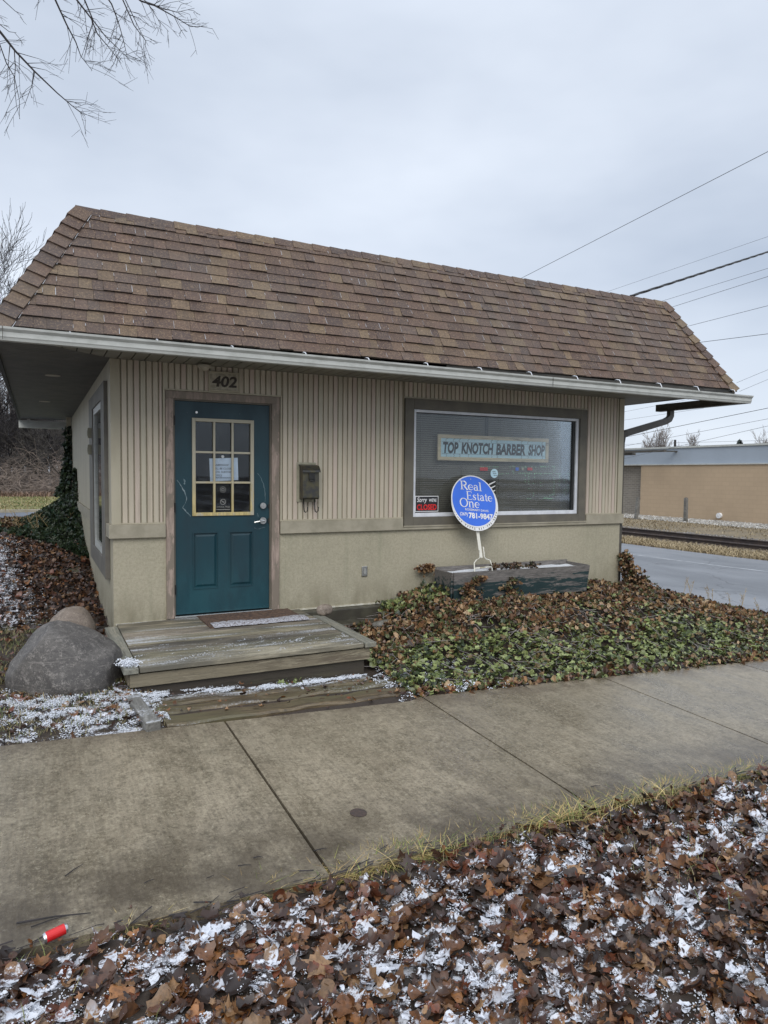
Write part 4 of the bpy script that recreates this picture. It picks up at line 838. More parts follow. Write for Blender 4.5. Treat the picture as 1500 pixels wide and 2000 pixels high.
# ------------------------------------------------------------------ rocks
def rock(name, c, r, mat, lab, cat, seed, rot=0, flat=.0, grp=None, pts=None, soft=False):
    import bmesh
    bm = bmesh.new(); bmesh.ops.create_icosphere(bm, subdivisions=4, radius=1); rs = np.random.default_rng(seed)
    planes = [(lambda v: v/np.linalg.norm(v))(rs.normal(size=3)) for _ in range(9)]; ds = rs.uniform(.78, .95, 9)
    if pts: 
        for (nx_, ny_, nz_, d0) in pts: planes.append(np.array([nx_, ny_, nz_])/np.linalg.norm((nx_, ny_, nz_))); ds = np.append(ds, d0)
    if soft: planes, ds = planes[9:], ds[9:]
    off = rs.uniform(0, 20, 2)
    for v in bm.verts:
        p = np.array(v.co)
        for _ in range(2):
            for n_, d in zip(planes, ds):
                e = p@n_-d
                if e > 0: p = p-n_*e*(.72 if soft else .8)
        k = 1+.10*(float(vn(p[0]*1.7+off[0]+p[2], p[1]*1.7+off[1], 1.5))-.5)+.02*(float(vn(p[0]*7+p[2]*5, p[1]*7, 1))-.5); v.co = p*k
    me = bpy.data.meshes.new(name); bm.to_mesh(me); bm.free(); me.materials.append(MAT[mat]); me.polygons.foreach_set('use_smooth', [True]*len(me.polygons))
    me.transform(Matrix.Rotation(rot, 4, 'Z') @ Matrix.Diagonal((*r, 1))); o = bpy.data.objects.new(name, me); COL.objects.link(o); o.location = c; tag(o, lab, cat, grp); return o
rock('boulder', (-.985, -1.28, -.06), (.395, .33, .355), 'boulder', 'large dark grey rounded boulder left of the wooden stoop', 'boulder', 5, -.12, pts=[(.50, -.1, .85, .70), (-.80, -.15, .55, .80), (.1, -.9, .45, .80), (.95, -.25, 0, .86), (-.55, -.8, .15, .86), (.5, -.7, .5, .80)], soft=True)
rock('boulder', (-.90, .12, -.08), (.20, .20, .21), 'tan', 'tan angular boulder just behind the large grey one', 'boulder', 12, .4)
rock('stone', (-.66, -.33, -.14), (.10, .09, .06), 'red', 'reddish stone wedged between the boulders and the shop wall', 'stone', 3)
rock('stone', (-.63, -.06, -.17), (.07, .10, .05), 'red', 'small flat reddish stone against the shop corner', 'stone', 33)
rock('stone', (-1.05, 2.60, .03), (.11, .10, .07), 'greenstone', 'small mossy pale stone on the leafy slope', 'stone', 8)
rock('stone', (-.75, 2.92, .07), (.15, .11, .06), 'greenstone', 'flat brown-green stone near the side wall', 'stone', 9)
rock('stone', (1.335, -.45, .027), (.085, .06, .058), 'tan', 'fist-sized tan stone on the back corner of the stoop', 'stone', 21)
rock('stone', (1.98, -.52, -.155), (.16, .08, .04), 'greystone', 'flat grey stone half buried in the ivy by the wall ledge', 'stone', 22)

# ------------------------------------------------------------------ planter and estate sign
pl = thing('planter_box', 'long weathered planter box with peeling green paint under the window', 'planter', (3.75, -.3, .1))
A0, A1, YF, YK, PB, PT = 2.80, 4.66, -.50, -.15, .0, .315
pm = MB()
pm.add([(A0, YF, PB), (A1, YF, PB), (A1+.02, YF-.03, PT-.006), (A0-.02, YF-.03, PT+.005), (A0, YF+.022, PB), (A1, YF+.022, PB), (A1+.02, YF-.008, PT-.006), (A0-.02, YF-.008, PT+.005)], [(0, 1, 2, 3), (5, 4, 7, 6), (3, 2, 6, 7), (0, 3, 7, 4), (1, 5, 6, 2)]); kmb(pm, 'front_board', 'planter', pl)
pm = MB(); pm.box((A0-.01, YK, PB), (A1+.01, YK+.022, PT+.02)); kmb(pm, 'back_board', 'planter', pl)
for X in (A0-.035, A1-.005):
    pm = MB(); pm.add([(X, YF+.02, PB), (X+.022, YF+.02, PB), (X+.022, YK, PB), (X, YK, PB), (X, YF-.006, PT), (X+.022, YF-.006, PT), (X+.022, YK, PT), (X, YK, PT)], [(3, 2, 1, 0), (4, 5, 6, 7), (0, 1, 5, 4), (1, 2, 6, 5), (2, 3, 7, 6), (3, 0, 4, 7)]); kmb(pm, 'end_board', 'planter' if X > 4 else 'cangreen2' if False else 'planter', pl)
pm = MB(); n = 30; V_ = [(A0+(A1-A0)*i/n, YF+.01+(YK-YF-.01)*j/8, PT-.045+.022*float(vn(i*.5, j*.6, 1))) for i in range(n+1) for j in range(9)]
pm.add(V_, [(i*9+j, (i+1)*9+j, (i+1)*9+j+1, i*9+j+1) for i in range(n) for j in range(8)]); kmb(pm, 'snow_fill', 'snow', pl, smooth=True)

SP0 = on(1, -.36, 943, 1112); SPc = on(1, -.135, 926, 979)
Vs_ = SPc-SP0; SD = np.linalg.norm(Vs_); Vs_ = Vs_/SD; Us = np.array([1., 0, 0]); Us -= Vs_*(Us@Vs_); Us += Vs_*0.0; Us /= np.linalg.norm(Us); Ns_ = np.cross(Us, Vs_)
# the disc itself hangs almost upright
Vd = Vs_ + Us*.06; Vd /= np.linalg.norm(Vd); Ud = Us-Vd*(Us@Vd); Ud /= np.linalg.norm(Ud); Nd = np.cross(Ud, Vd)
rs_ = thing('real_estate_sign', 'round blue real estate sign on a white steel stake leaning in the planter', 'real estate sign', tuple(SP0))
RD = .305; Oc = SPc+Nd*.004
m = MB(); m.disc(Oc-Nd*.004-Vd*.030+Ud*.01, Ud, Vd, RD*1.035, 64, .003); kmb(m, 'rider', 'signwhite', rs_)
m = MB(); m.disc(Oc, Ud, Vd, RD, 64, .003); kmb(m, 'disc', 'signwhite', rs_)
m = MB(); m.disc(Oc+Nd*.001, Ud, Vd, RD*.958, 64); kmb(m, 'face', 'blue', rs_)
def su(x): return (x-402)/240*RD
def sv(y): return (390-y)/265*RD
m = MB(); Ot = Oc+Nd*.0015
serif(m, 'Real', Ot, Ud, Vd, su(262), sv(280), su(492)-su(262), sv(192)-sv(280)); serif(m, 'Estate', Ot, Ud, Vd, su(318), sv(380), su(600)-su(318), sv(294)-sv(380)); serif(m, 'One', Ot, Ud, Vd, su(245), sv(458), su(455)-su(245), sv(368)-sv(458))
kmb(m, 'logo_lettering', 'signwhite', rs_)
keep(text('ROSEMARY DAVIS', Ot, Ud, Vd, su(298), sv(492), su(545)-su(298), sv(470)-sv(492), 'signwhite', None, 'lettering', .012), rs_)
keep(text('(269)', Ot, Ud, Vd, su(240), sv(556), su(320)-su(240), sv(512)-sv(556), 'signwhite', None, 'lettering', .015), rs_)
keep(text('781-9847', Ot, Ud, Vd, su(330), sv(570), su(588)-su(330), sv(510)-sv(570), 'signwhite', None, 'lettering', .035), rs_)
txt = 'LINDA WAITO 517-795-6519'; O5 = Oc-Nd*.003-Vd*.030+Ud*.01; Rr = RD*1.035
lt_parts = []
for i, ch in enumerate(txt):
    if ch == ' ': continue
    th_ = math.radians(203+(343-203)*i/(len(txt)-1)); rr = Rr-.010; wch = .016 if ch not in 'I1-' else .007; hch = .024 if ch != '-' else .004
    cx_, cz_ = rr*math.cos(th_), rr*math.sin(th_); ra = th_+math.pi/2; bx = cx_-wch/2*math.cos(ra); bz = cz_-wch/2*math.sin(ra)
    if ch == '-': bx += -math.sin(ra)*.010; bz += math.cos(ra)*.010
    lt_parts.append(text(ch, O5, Ud, Vd, bx, bz, wch, hch, 'ink', None, 'rider_lettering', .02, lift=.0015 if False else .0012, rot=ra))
# join rider letters into one mesh
mm = MB()
for o in lt_parts:
    mm.add([tuple(v.co) for v in o.data.vertices], [tuple(p.vertices) for p in o.data.polygons]); bpy.data.objects.remove(o)
kmb(mm, 'rider_lettering', 'ink', rs_)
m = MB(); m.disc(Oc+Ud*su(380)+Vd*sv(165)+Nd*.003, Ud, Vd, .006, 10, .002); kmb(m, 'bolt', 'metal', rs_)
m = MB(); bt_ = SPc-Vd*.33; tp = SPc; m.obox((bt_+SPc)/2-Nd*.012-Vd*.0, Us*.021, (SPc-bt_)/2, Nd*.002)
low = SP0+Vs_*(SD*.42)*1.0; low = on(1, -.29, 940, 1088); hi_ = on(1, -.20, 933, 1036)
vv = hi_-low; m.obox((low+hi_)/2-Ns_*.004, Us*.020, vv/2+vv*.02, Ns_*.002); kmb(m, 'stake_strap', 'post', rs_)
m = MB()
def sp_(px, py, y): return on(1, y, px, py)
m.tube([sp_(936, 1075, -.27), sp_(937, 1090, -.29), sp_(930, 1094, -.30), sp_(926, 1100, -.31), sp_(927, 1118, -.36), sp_(927, 1122, -.37)], .0065, 7)
m.tube([sp_(944, 1068, -.26), sp_(946, 1088, -.29), sp_(950, 1092, -.30), sp_(957, 1094, -.31), sp_(960, 1103, -.33), sp_(962, 1120, -.37)], .0065, 7)
m.tube([sp_(928, 1110, -.345), sp_(960, 1107, -.345)], .009, 6); kmb(m, 'stake', 'post', rs_, smooth=True)

# ------------------------------------------------------------------ leaves
def leaf_template(kind, seed):
    r = np.random.default_rng(seed); n = 20; th = np.linspace(0, 2*np.pi, n, endpoint=False)
    if kind == 'maple': rad = .36+.19*np.maximum(0, np.cos(5*(th)))**.8+.05*np.cos(10*th+1)+r.uniform(-.03, .03, n)
    elif kind == 'oval': rad = .5/np.sqrt(np.cos(th)**2+(np.sin(th)/.55)**2)+r.uniform(-.015, .015, n)
    else: rad = .42+.10*np.cos(3*th+r.uniform(0, 6))+r.uniform(-.07, .07, n)
    o = np.stack([rad*np.cos(th), rad*np.sin(th)], 1); i = o[::2]*.52
    xy = np.concatenate([[[0, 0]], i, o]); cu, cv = r.uniform(-1.2, 1.6), r.uniform(-1.0, 1.6); a = r.uniform(0, 3)
    p = xy[:, 0]*np.cos(a)+xy[:, 1]*np.sin(a); q = -xy[:, 0]*np.sin(a)+xy[:, 1]*np.cos(a)
    z = cu*p*p*.6+cv*q*q*.9+r.normal(0, .025, len(xy)); V = np.column_stack([xy, z])
    F = [(0, 1+k, 1+(k+1) % 10) for k in range(10)]
    for k in range(10):
        a1, b1 = 1+k, 1+(k+1) % 10; o0, o1, o2 = 11+2*k, 11+(2*k+1) % 20, 11+(2*k+2) % 20; F += [(a1, o0, o1), (a1, o1, b1), (b1, o1, o2)]
    return V, np.array(F)
LT = [leaf_template(k, s) for k, s in (('maple', 1), ('maple', 2), ('maple', 3), ('oval', 5), ('oval', 6), ('oval', 7), ('frag', 8), ('frag', 9), ('frag', 10), ('oval', 11), ('maple', 12), ('frag', 13), ('oval', 14))]
BROWN = np.array([(.15, .05, .025), (.24, .11, .04), (.060, .030, .020), (.085, .042, .026), (.038, .022, .018), (.125, .062, .032), (.20, .11, .055), (.05, .026, .022), (.028, .018, .016), (.29, .18, .10), (.10, .05, .034), (.16, .075, .035), (.045, .03, .025)])
def browns(n, p=None): return BROWN[rng.choice(len(BROWN), n, p=p)]*rng.uniform(.55, 1.25, (n, 1))*np.array([1.0, .92, .80])
def litter(name, n, x0, x1, y0, y1, s0, s1, tilt, mask=None, lift=.012, dens=0.0, pale=0):
    x = rng.uniform(x0, x1, n*2); y = rng.uniform(y0, y1, n*2)
    if mask is not None: k = mask(x, y) > rng.random(n*2); x, y = x[k], y[k]
    x, y = x[:n], y[:n]; n = len(x); P = np.stack([x, y, hgt(x, y)+lift*rng.uniform(.1, 2.2, n)], 1)
    tl = tilt*rng.choice([.6, 1, 1, 2.4], n); R = rotmats(rng.uniform(0, 6.28, n), rng.normal(0, 1, n)*tl, rng.normal(0, 1, n)*tl); S = rng.uniform(s0, s1, n)*rng.choice([.55, 1, 1.15], n)
    col = browns(n); col[:, :] = col*(1-pale)+pale*np.array([.16, .14, .14]); C = np.concatenate([col, (snowd(x, y)+dens)[:, None]], 1); return scatter(name, LT, P, R, S, C, 'leafy')
edge = lambda x, y: sm(-(y-yed(x)), 4.00, 4.22+.1*vn(x, y*0, 2.5))*.97+.04*((y-yed(x)) < -4.01)
o = litter('leaf_litter', 36000, -3.2, 7.5, -6.6, -3.99, .028, .092, .27, edge, .012); tag(o, 'brown fallen leaves dusted with snow covering the near verge', 'fallen leaves', kind='stuff')
o = litter('leaf_litter', 17000, -4.2, -.56, -.9, 7.0, .035, .085, .5, lambda x, y: .15+.85*sm(y, .3, 1.2), .03, -.02, .1); tag(o, 'dark fallen leaves on the slope beside the left wall of the shop', 'fallen leaves', kind='stuff')
o = litter('leaf_litter', 500, -2.3, -.45, -2.28, -.9, .04, .085, .4, None, .012); tag(o, 'scattered leaves in the snowy grass around the boulder', 'fallen leaves', kind='stuff')
o = litter('leaf_litter', 420, 1.25, 6.5, -2.32, -2.08, .03, .06, .4, lambda x, y: .9-.5*sm(x, 2, 3), .01); tag(o, 'small dead leaves along the far edge of the sidewalk', 'fallen leaves', kind='stuff')
o = litter('leaf_litter', 130, -.6, 1.6, -2.25, -1.64, .025, .05, .3, None, .022); tag(o, 'crumbled leaves on the landscape timbers', 'fallen leaves', kind='stuff')

o = litter('leaf_crumbs', 9000, -3.2, 7.5, -6.6, -3.97, .010, .032, .5, lambda x, y: .35+.65*sm(-(y-yed(x)), 4.1, 4.3), .03); tag(o, 'broken leaf crumbs and bits strewn over the verge', 'leaf crumbs', kind='stuff')
# thin snow as real grains lying in streaks
_q = np.array([(math.cos(a)*.5, math.sin(a)*.5, 0) for a in np.linspace(0, 2*np.pi, 5, endpoint=False)]+[(0, 0, .38)]); GRAIN = (_q, np.array([(k, (k+1) % 5, 5) for k in range(5)]))
def snow_grains(n, x0, x1, y0, y1, thr, lab, lift, s0=.006, s1=.016, extra=None, soft=.10, zf=None):
    x = rng.uniform(x0, x1, n); y = rng.uniform(y0, y1, n); a = smask(x, y)
    pr = sm(a, thr-soft*.5, thr+soft)
    if extra is not None: pr = pr*extra(x, y)
    k = pr > rng.random(n); x, y = x[k], y[k]; n = len(x); P = np.stack([x, y, (hgt(x, y) if zf is None else zf(x, y))+lift*rng.random(n)], 1)
    C = np.tile([.64, .67, .72, -.5], (n, 1)); C[:, :3] *= rng.uniform(.85, 1.1, (n, 1)); o = scatter('snow_dusting', [GRAIN], P, rotmats(rng.uniform(0, 6, n), rng.normal(0, .3, n), rng.normal(0, .3, n)), rng.uniform(s0, s1, n), C, 'snowgrain'); tag(o, lab, 'snow', kind='stuff')
snow_grains(520000, -3.0, 7.2, -6.5, -4.05, .57, 'thin streaks of snow lying between the leaves of the near verge', .026, .0025, .0075, soft=.05, extra=lambda x, y: .8*sm(-(y-yed(x)), 4.08, 4.35))
snow_grains(120000, -3.2, -.42, -2.32, -1.35, .53, 'patchy thin snow on the grass left of the landscape timbers', .025, .004, .011, extra=lambda x, y: 1-.7*(y > -1.6))
snow_grains(90000, -3.6, -.9, 1.0, 6.8, .50, 'frosty snow over the dark leaves of the left slope', .05, .006, .018, extra=lambda x, y: 1-sm(x+.10*(y-1), -1.45, -.85))
snow_grains(30000, -.62, 1.35, -1.80, -1.62, .44, 'narrow strip of snow in front of the stoop', .008, .004, .010, extra=lambda x, y: np.exp(-((y+1.70+.02*np.sin(x*4))/.04)**2), zf=lambda x, y: splane(x, y)+.022)
snow_grains(9000, 1.2, 2.3, -2.25, -1.5, .55, 'snow scraps between the ivy edge and the timbers', .04)
snow_grains(2600, -.70, -.50, -1.62, -1.38, .2, 'small heap of snow on the front left corner of the stoop', .03, extra=lambda x, y: np.exp(-(((x+.60)/.05)**2+((y+1.50)/.07)**2)), zf=lambda x, y: x*0-.028)
snow_grains(16000, -.53, 1.2, -1.60, -1.0, .62, 'powder snow blown over the stoop planks', .004, .003, .007, extra=lambda x, y: .6, zf=lambda x, y: x*0-.028)

# ------------------------------------------------------------------ ivy ground cover
def ivy_template(seed, curl):
    r = np.random.default_rng(seed); out = [(.0, -.5), (.38, -.42), (.48, .02), (.24, .14), (0, .56), (-.24, .14), (-.48, .02), (-.38, -.42)]
    xy = np.array([(0, -.1)]+out)*r.uniform(.9, 1.1, (9, 2)); z = curl*xy[:, 0]**2*1.6+curl*.8*(xy[:, 1]**2)+r.normal(0, .03, 9)
    return np.column_stack([xy, z]), np.array([(0, 1+k, 1+(k+1) % 8) for k in range(8)])
IVG = [ivy_template(s, c) for s, c in ((1, .3), (2, -.3), (3, .6), (4, .1))]; IVB = [ivy_template(s, c) for s, c in ((5, 1.6), (6, -1.8), (7, 1.1), (8, 2.3))]
def bedtop(x, y):   # thickness of the ivy layer
    return (1-.6*(x > 2.7)*(x < 4.75)*sm(y, -.95, -.6))*(.03+.065*vn(x, y, 1.4)+.045*vn(x+5, y, 3.5))*sm(y, -2.22, -1.9)*(.45+.55*sm(y, -2.1, -1.0))
def bedmask(x, y):
    right = 7.55-.10*(y+1)+.35*vn(x*0+3, y, 1.1)
    inside = (y > -2.24-.05*(vn(x, y*0, 3)-.5)*2)*(x < right)*((x > 1.36) | ((y > -1.2) & (x > 1.36)))*(((y < -.02) | (x > 5.72)))
    hole = (x < 2.35)*(y > -.33)*1.0; hole2 = (x > 2.76)*(x < 4.68)*(y > -.56)
    startm = sm(x+.55*(vn(y, y*0, 2.5)-.5), 1.25, 1.7)
    low = (1-.6*(x < 2.2)*(y > -.62))*(.45+.55*sm(vn(x+2, y*1.3, 2.6), .25, .5))
    return inside*(1-hole)*(1-hole2)*startm*low
n = 66000; x = rng.uniform(1.2, 9.0, n); y = rng.uniform(-2.28, 3.6, n); keepm = bedmask(x, y)*(1-.6*(y > .3)) > rng.random(n); x, y = x[keepm], y[keepm]; n = len(x)
z = hgt(x, y)+bedtop(x, y)*rng.uniform(.45, 1.0, n)**.5+.01
g = np.clip(.82*sm(-y+.8*(vn(x, y, 1.2)-.5)+.5*(vn(x, y, 3.3)-.5), .85, 1.75)+.05, 0, 1)*(1-.5*sm(x, 5.0, 7.5))*(1-.6*sm(y, -2.0, -2.2)); isg = rng.random(n) < np.clip(g*1.15, 0, 1)
GR = np.array([(.21, .26, .08), (.31, .36, .14), (.08, .11, .035), (.26, .30, .11), (.04, .06, .025), (.17, .20, .07), (.17, .12, .05), (.03, .04, .02)]); BR = np.array([(.27, .145, .065), (.15, .075, .04), (.36, .23, .12), (.07, .038, .025), (.20, .105, .055), (.42, .29, .16), (.045, .03, .02), (.09, .09, .04), (.12, .14, .06)])
def ivyset(name, sel, temps, pal, s0, s1, tilt, lab, dens=0.0):
    k = int(sel.sum()); R = rotmats(rng.uniform(0, 6.28, k), rng.normal(.25, tilt, k), rng.normal(0, tilt, k)); c = pal[rng.integers(0, len(pal), k)]*rng.uniform(.8, 1.2, (k, 1))
    C = np.concatenate([c, (snowd(x[sel], y[sel])+dens)[:, None]], 1); o = scatter(name, temps, np.stack([x[sel], y[sel], z[sel]], 1), R, rng.uniform(s0, s1, k), C, 'ivy', smooth=False); tag(o, lab, 'ivy', kind='stuff')
m = MB()
for i in range(420):
    x0_, y0_ = random.uniform(1.5, 7.4), random.uniform(-2.2, -.1); a = random.uniform(0, 6.28); l = random.uniform(.15, .5)
    if 2.7 < x0_ < 4.8 and y0_ > -.6: continue
    P_ = [(x0_+l*t*math.cos(a+.5*t), y0_+l*t*math.sin(a+.5*t)) for t in (0, .33, .66, 1)]; m.tube([(p[0], p[1], float(hgt(p[0], p[1])+bedtop(p[0], p[1])*random.uniform(.6, 1.15))+.015) for p in P_], [.0035, .003, .0025, .0015], 4)
o = m.build('ivy_stems', 'farbark'); tag(o, 'bare trailing ivy stems among the ivy leaves', 'ivy stems', kind='stuff')
ivyset('ivy_ground_cover', isg, IVG, GR, .025, .068, .45, 'green ivy ground cover beside the sidewalk under the window')
ivyset('ivy_ground_cover', ~isg, IVB, BR, .026, .070, .75, 'brown withered ivy on the mound below the planter')
# ivy climbing the right corner, the planter front and the rear left corner
def clump(name, P, temps, pal, s0, s1, lab, cat, tilt=.9, al=-.05):
    k = len(P); R = rotmats(rng.uniform(0, 6.28, k), rng.normal(0.9, tilt, k), rng.normal(0, tilt, k)); c = pal[rng.integers(0, len(pal), k)]*rng.uniform(.75, 1.2, (k, 1))
    o = scatter(name, temps, P, R, rng.uniform(s0, s1, k), np.concatenate([c, np.full((k, 1), al)], 1), 'ivy', smooth=False); tag(o, lab, cat); return o
k = 900; t = rng.random(k)**1.6; P = np.stack([5.69+rng.normal(0, .03, k)+.50*(1-t)**1.3*rng.random(k), -.08+rng.normal(0, .05, k)-.12*(1-t), -.16+.50*t+rng.normal(0, .03, k)], 1)
clump('ivy_plant', P, IVB, BR, .035, .06, 'brown withered ivy climbing the right corner of the shop', 'ivy')
for (cx, nn, zt, lb) in ((2.98, 190, .27, 'withered ivy sprig draped over the left of the planter front'), (3.50, 75, .22, 'small withered ivy sprig on the middle of the planter front')):
    t = rng.random(nn); P = np.stack([cx+rng.normal(0, .035, nn)*(1.8-t)+.16*(t-.5)*(cx < 3.2)+.05*np.sin(t*9), np.full(nn, -.545)-.03*rng.random(nn), .03+(zt-.03)*t], 1); clump('ivy_sprig', P, IVB, BR, .03, .055, lb, 'ivy')
P = np.stack([rng.normal(2.70, .06, 90), np.full(90, -.06)-.05*rng.random(90), rng.normal(.315, .02, 90)], 1); clump('ivy_sprig', P, IVB, BR[:4], .03, .05, 'tiny dead ivy tuft on the wall above the planter end', 'ivy')
P = np.stack([rng.uniform(2.1, 2.75, 700), rng.uniform(-.50, -.05, 700), np.zeros(700)], 1); P[:, 2] = -.05+.12*sm(P[:, 0], 2.1, 2.75)+rng.uniform(-.05, .04, 700)+.08*sm(P[:, 0], 2.5, 2.72)*rng.random(700)
clump('ivy_plant', P, IVG, GR, .035, .06, 'green ivy clump at the wall foot left of the planter', 'ivy', .5)
# dead flowers in the planter
for pcx, lb in ((3.45, 'shrivelled dark plant in the planter right beside the sign stake'), (3.62, 'shrivelled dark plant in the middle of the planter'), (3.76, 'tallest shrivelled dark plant in the planter'), (3.98, 'reddish shrivelled plant, farthest right in the planter')):
    P = np.stack([pcx+rng.normal(0, .03, 40), rng.normal(-.32, .03, 40), PT-.02+rng.random(40)*.055], 1); clump('dead_plant', P, IVB, BR*.45, .025, .045, lb, 'plant')
# rear left ivy mound
DG = np.array([(.018, .035, .014), (.03, .055, .02), (.012, .022, .012), (.045, .07, .03), (.02, .05, .03)])
k = 13000; yy_ = rng.uniform(3.3, 8.4, k); out = rng.random(k); reach = 1.38*sm(yy_, 3.0, 6.0)*(1-.3*sm(yy_, 7.2, 8.4)); xx_ = -.58-out*reach; top = .36+.62*(1-out)**2.0*sm(yy_, 3.6, 6.5)
g_z = hgt(xx_, yy_); zz_ = g_z+np.maximum(top-.36, .03)*rng.random(k)**.35+.04; P = np.stack([xx_, yy_, zz_], 1); o = clump('ivy_mound', P, IVG, DG, .05, .10, 'dark green ivy mound heaped at the rear of the left wall', 'ivy', .7)
k = 1500; t = rng.random(k); P = np.stack([-.62-.09*(1-t)**2*rng.random(k)*3+rng.normal(0, .035, k), 7.7-.3*(1-t)*rng.random(k)+rng.normal(0, .05, k), .9+1.3*t**1.3], 1); clump('ivy_vine', P, IVG, DG, .04, .075, 'thin dark ivy vine climbing the rear corner downspout', 'ivy')
k = 420; t = rng.random(k); P = np.stack([np.full(k, -.585)-.03*rng.random(k), 6.0+rng.normal(0, .35, k)*(1-t), .85+.55*t], 1); clump('ivy_vine', P, IVG, DG, .04, .075, 'short ivy tongue creeping up the left side wall', 'ivy')
k = 1300; yy_ = rng.uniform(5.5, 7.6, k); P = np.stack([-1.05-.75*rng.random(k), yy_, .42+.08*rng.random(k)], 1); clump('ivy_mound', P, IVB, BR*.7, .05, .08, 'brown withered fringe on top of the rear ivy mound', 'ivy')

# ------------------------------------------------------------------ grass
def blades(name, x, y, h0, h1, lean, pal, wd_=.0022, dens=-.05, zoff=0.0, lab='', seg=3):
    n = len(x); hh = rng.uniform(h0, h1, n); az = rng.uniform(0, 6.28, n); ln = rng.uniform(lean*.3, lean, n)*hh; base = np.stack([x, y, hgt(x, y)+zoff], 1); side = np.stack([-np.sin(az), np.cos(az), np.zeros(n)], 1)*wd_*rng.uniform(.7, 1.4, (n, 1)); V = []
    for k in range(seg+1):
        t = k/seg; c = base+np.stack([np.cos(az)*ln*t**1.8, np.sin(az)*ln*t**1.8, hh*(t-.35*lean*t*t*.6)], 1); w2 = (1-t)**.7
        if k < seg: V += [c-side*w2, c+side*w2]
        else: V += [c]
    V = np.stack(V, 1); m = V.shape[1]; F = []
    for k in range(seg-1): F += [(2*k, 2*k+1, 2*k+3), (2*k, 2*k+3, 2*k+2)]
    F += [(2*seg-2, 2*seg-1, 2*seg)]; F = np.array(F)[None]+(np.arange(n)*m)[:, None, None]
    c = pal[rng.integers(0, len(pal), n)]*rng.uniform(.75, 1.2, (n, 1)); C = np.repeat(np.concatenate([c, np.full((n, 1), dens)], 1), m, 0)
    o = np_mesh(name, V.reshape(-1, 3), F.reshape(-1, 3), C, 'grass'); tag(o, lab, 'grass', kind='stuff'); return o
GP = np.array([(.34, .26, .13), (.28, .21, .10), (.20, .22, .07), (.30, .27, .10), (.13, .17, .05), (.36, .30, .15), (.10, .15, .05), (.40, .34, .19)])
def pick(n, x0, x1, y0, y1, fn):
    x = rng.uniform(x0, x1, n); y = rng.uniform(y0, y1, n); k = fn(x, y) > rng.random(n); return x[k], y[k]
x, y = pick(110000, -3, 8, -6.6, -3.97, lambda x, y: .55*np.exp(-((y-yed(x)+4.08)/.075)**2)*(.10+.9*sm(vn(x, y*0, 1.6), .3, .6))*(.2+1.2*sm(x, -.2, 1.6))+.13*sm(vn(x, y, 1.7), .62, .8)+.06*sm(vn(x, y, .8), .5, .8))
blades('grass', x, y, .03, .085, 1.1, GP, .0018, -.05, 0, 'thin yellow-green grass poking through the leaves of the near verge')
tx = []; ty = []
for (px, py, nn, sp) in ((1010, 1592, 1300, .06), (770, 1645, 1100, .08), (735, 1660, 500, .07), (660, 1695, 400, .06), (1250, 1508, 1700, .11), (1180, 1532, 900, .12), (1110, 1560, 700, .10), (1060, 1575, 350, .06), (1400, 1483, 1700, .13), (1330, 1497, 900, .10), (1080, 1600, 500, .15), (1200, 1560, 500, .2), (830, 1650, 400, .1), (505, 1725, 260, .06), (250, 1790, 120, .05), (880, 1625, 300, .10), (930, 1615, 250, .08), (1460, 1478, 400, .1)):
    n_ = np.array([.043, -.028, 1.]); d = MR.T @ np.array([(px-750)/1344.94, -(py-1000)/1344.94, 1.]); k_ = n_@np.array([0, -1.5, -.25]); t_ = (k_-n_@CAM)/(n_@d); p = CAM+t_*d
    tx.append(p[0]+rng.normal(0, sp, nn)); ty.append(np.minimum(p[1]+rng.normal(-.02, sp*.35, nn), -3.98+float(yed(p[0]))))
blades('grass', np.concatenate(tx), np.concatenate(ty), .03, .12, 1.8, GP*np.array([1.5, 1.35, 1.1]), .0028, -.3, 0, 'taller straw and green tufts along the street edge of the sidewalk')
x, y = pick(20000, -3.5, -.45, -2.3, -.6, lambda x, y: .35+.5*vn(x, y, 3)); blades('grass', x, y, .02, .06, 1.3, GP, .0022, -.02, 0, 'snowy short grass left of the landscape timbers')
x, y = pick(7000, -3.5, -.7, -.5, .9, lambda x, y: .8); blades('grass', x, y, .03, .07, 1.3, GP*.8, .0025, -.2, 0, 'olive grass patch behind the large boulder')
x, y = pick(16000, -5.5, 1, 12.0, 24, lambda x, y: .9); blades('grass', x, y, .03, .07, 1.0, GP*1.1, .012, -.3, 0, 'mown yellow-green lawn beyond the rear parking lot')
# straw strip and gravel by the railway
x, y = pick(26000, 14.75, 16.4, -1, 16, lambda x, y: .9); SG = np.array([(.44, .34, .19), (.36, .27, .14), (.5, .4, .24)]); blades('dry_grass', x, y, .05, .20, 1.3, SG, .008, -.3, 0, 'pale straw grass strip between the driveway and the railway track')
x, y = pick(16000, 19, 27, 3, 24, lambda x, y: .2+.8*sm(vn(x, y, .5), .4, .6)); blades('dry_grass', x, y, .03, .10, 1.3, SG*.75, .012, -.3, 0, 'dry grass patches beyond the railway track')
peb = (np.array([(1, 0, 0), (-.8, .5, 0), (-.2, -1, 0), (0, 0, .8)], float)*.5, np.array([(0, 1, 3), (1, 2, 3), (2, 0, 3)]))
def pebbles(name, n, x0, x1, y0, y1, s0, s1, pal, lab):
    x = rng.uniform(x0, x1, n); y = rng.uniform(y0, y1, n); P = np.stack([x, y, hgt(x, y)+.005], 1); c = np.array(pal)[rng.integers(0, len(pal), n)]*rng.uniform(.7, 1.2, (n, 1)); o = scatter(name, [peb], P, rotmats(rng.uniform(0, 6, n), rng.normal(0, .3, n), rng.normal(0, .3, n)), rng.uniform(s0, s1, n), np.concatenate([c, np.full((n, 1), -.3)], 1), 'grass', smooth=False); tag(o, lab, 'gravel', kind='stuff')
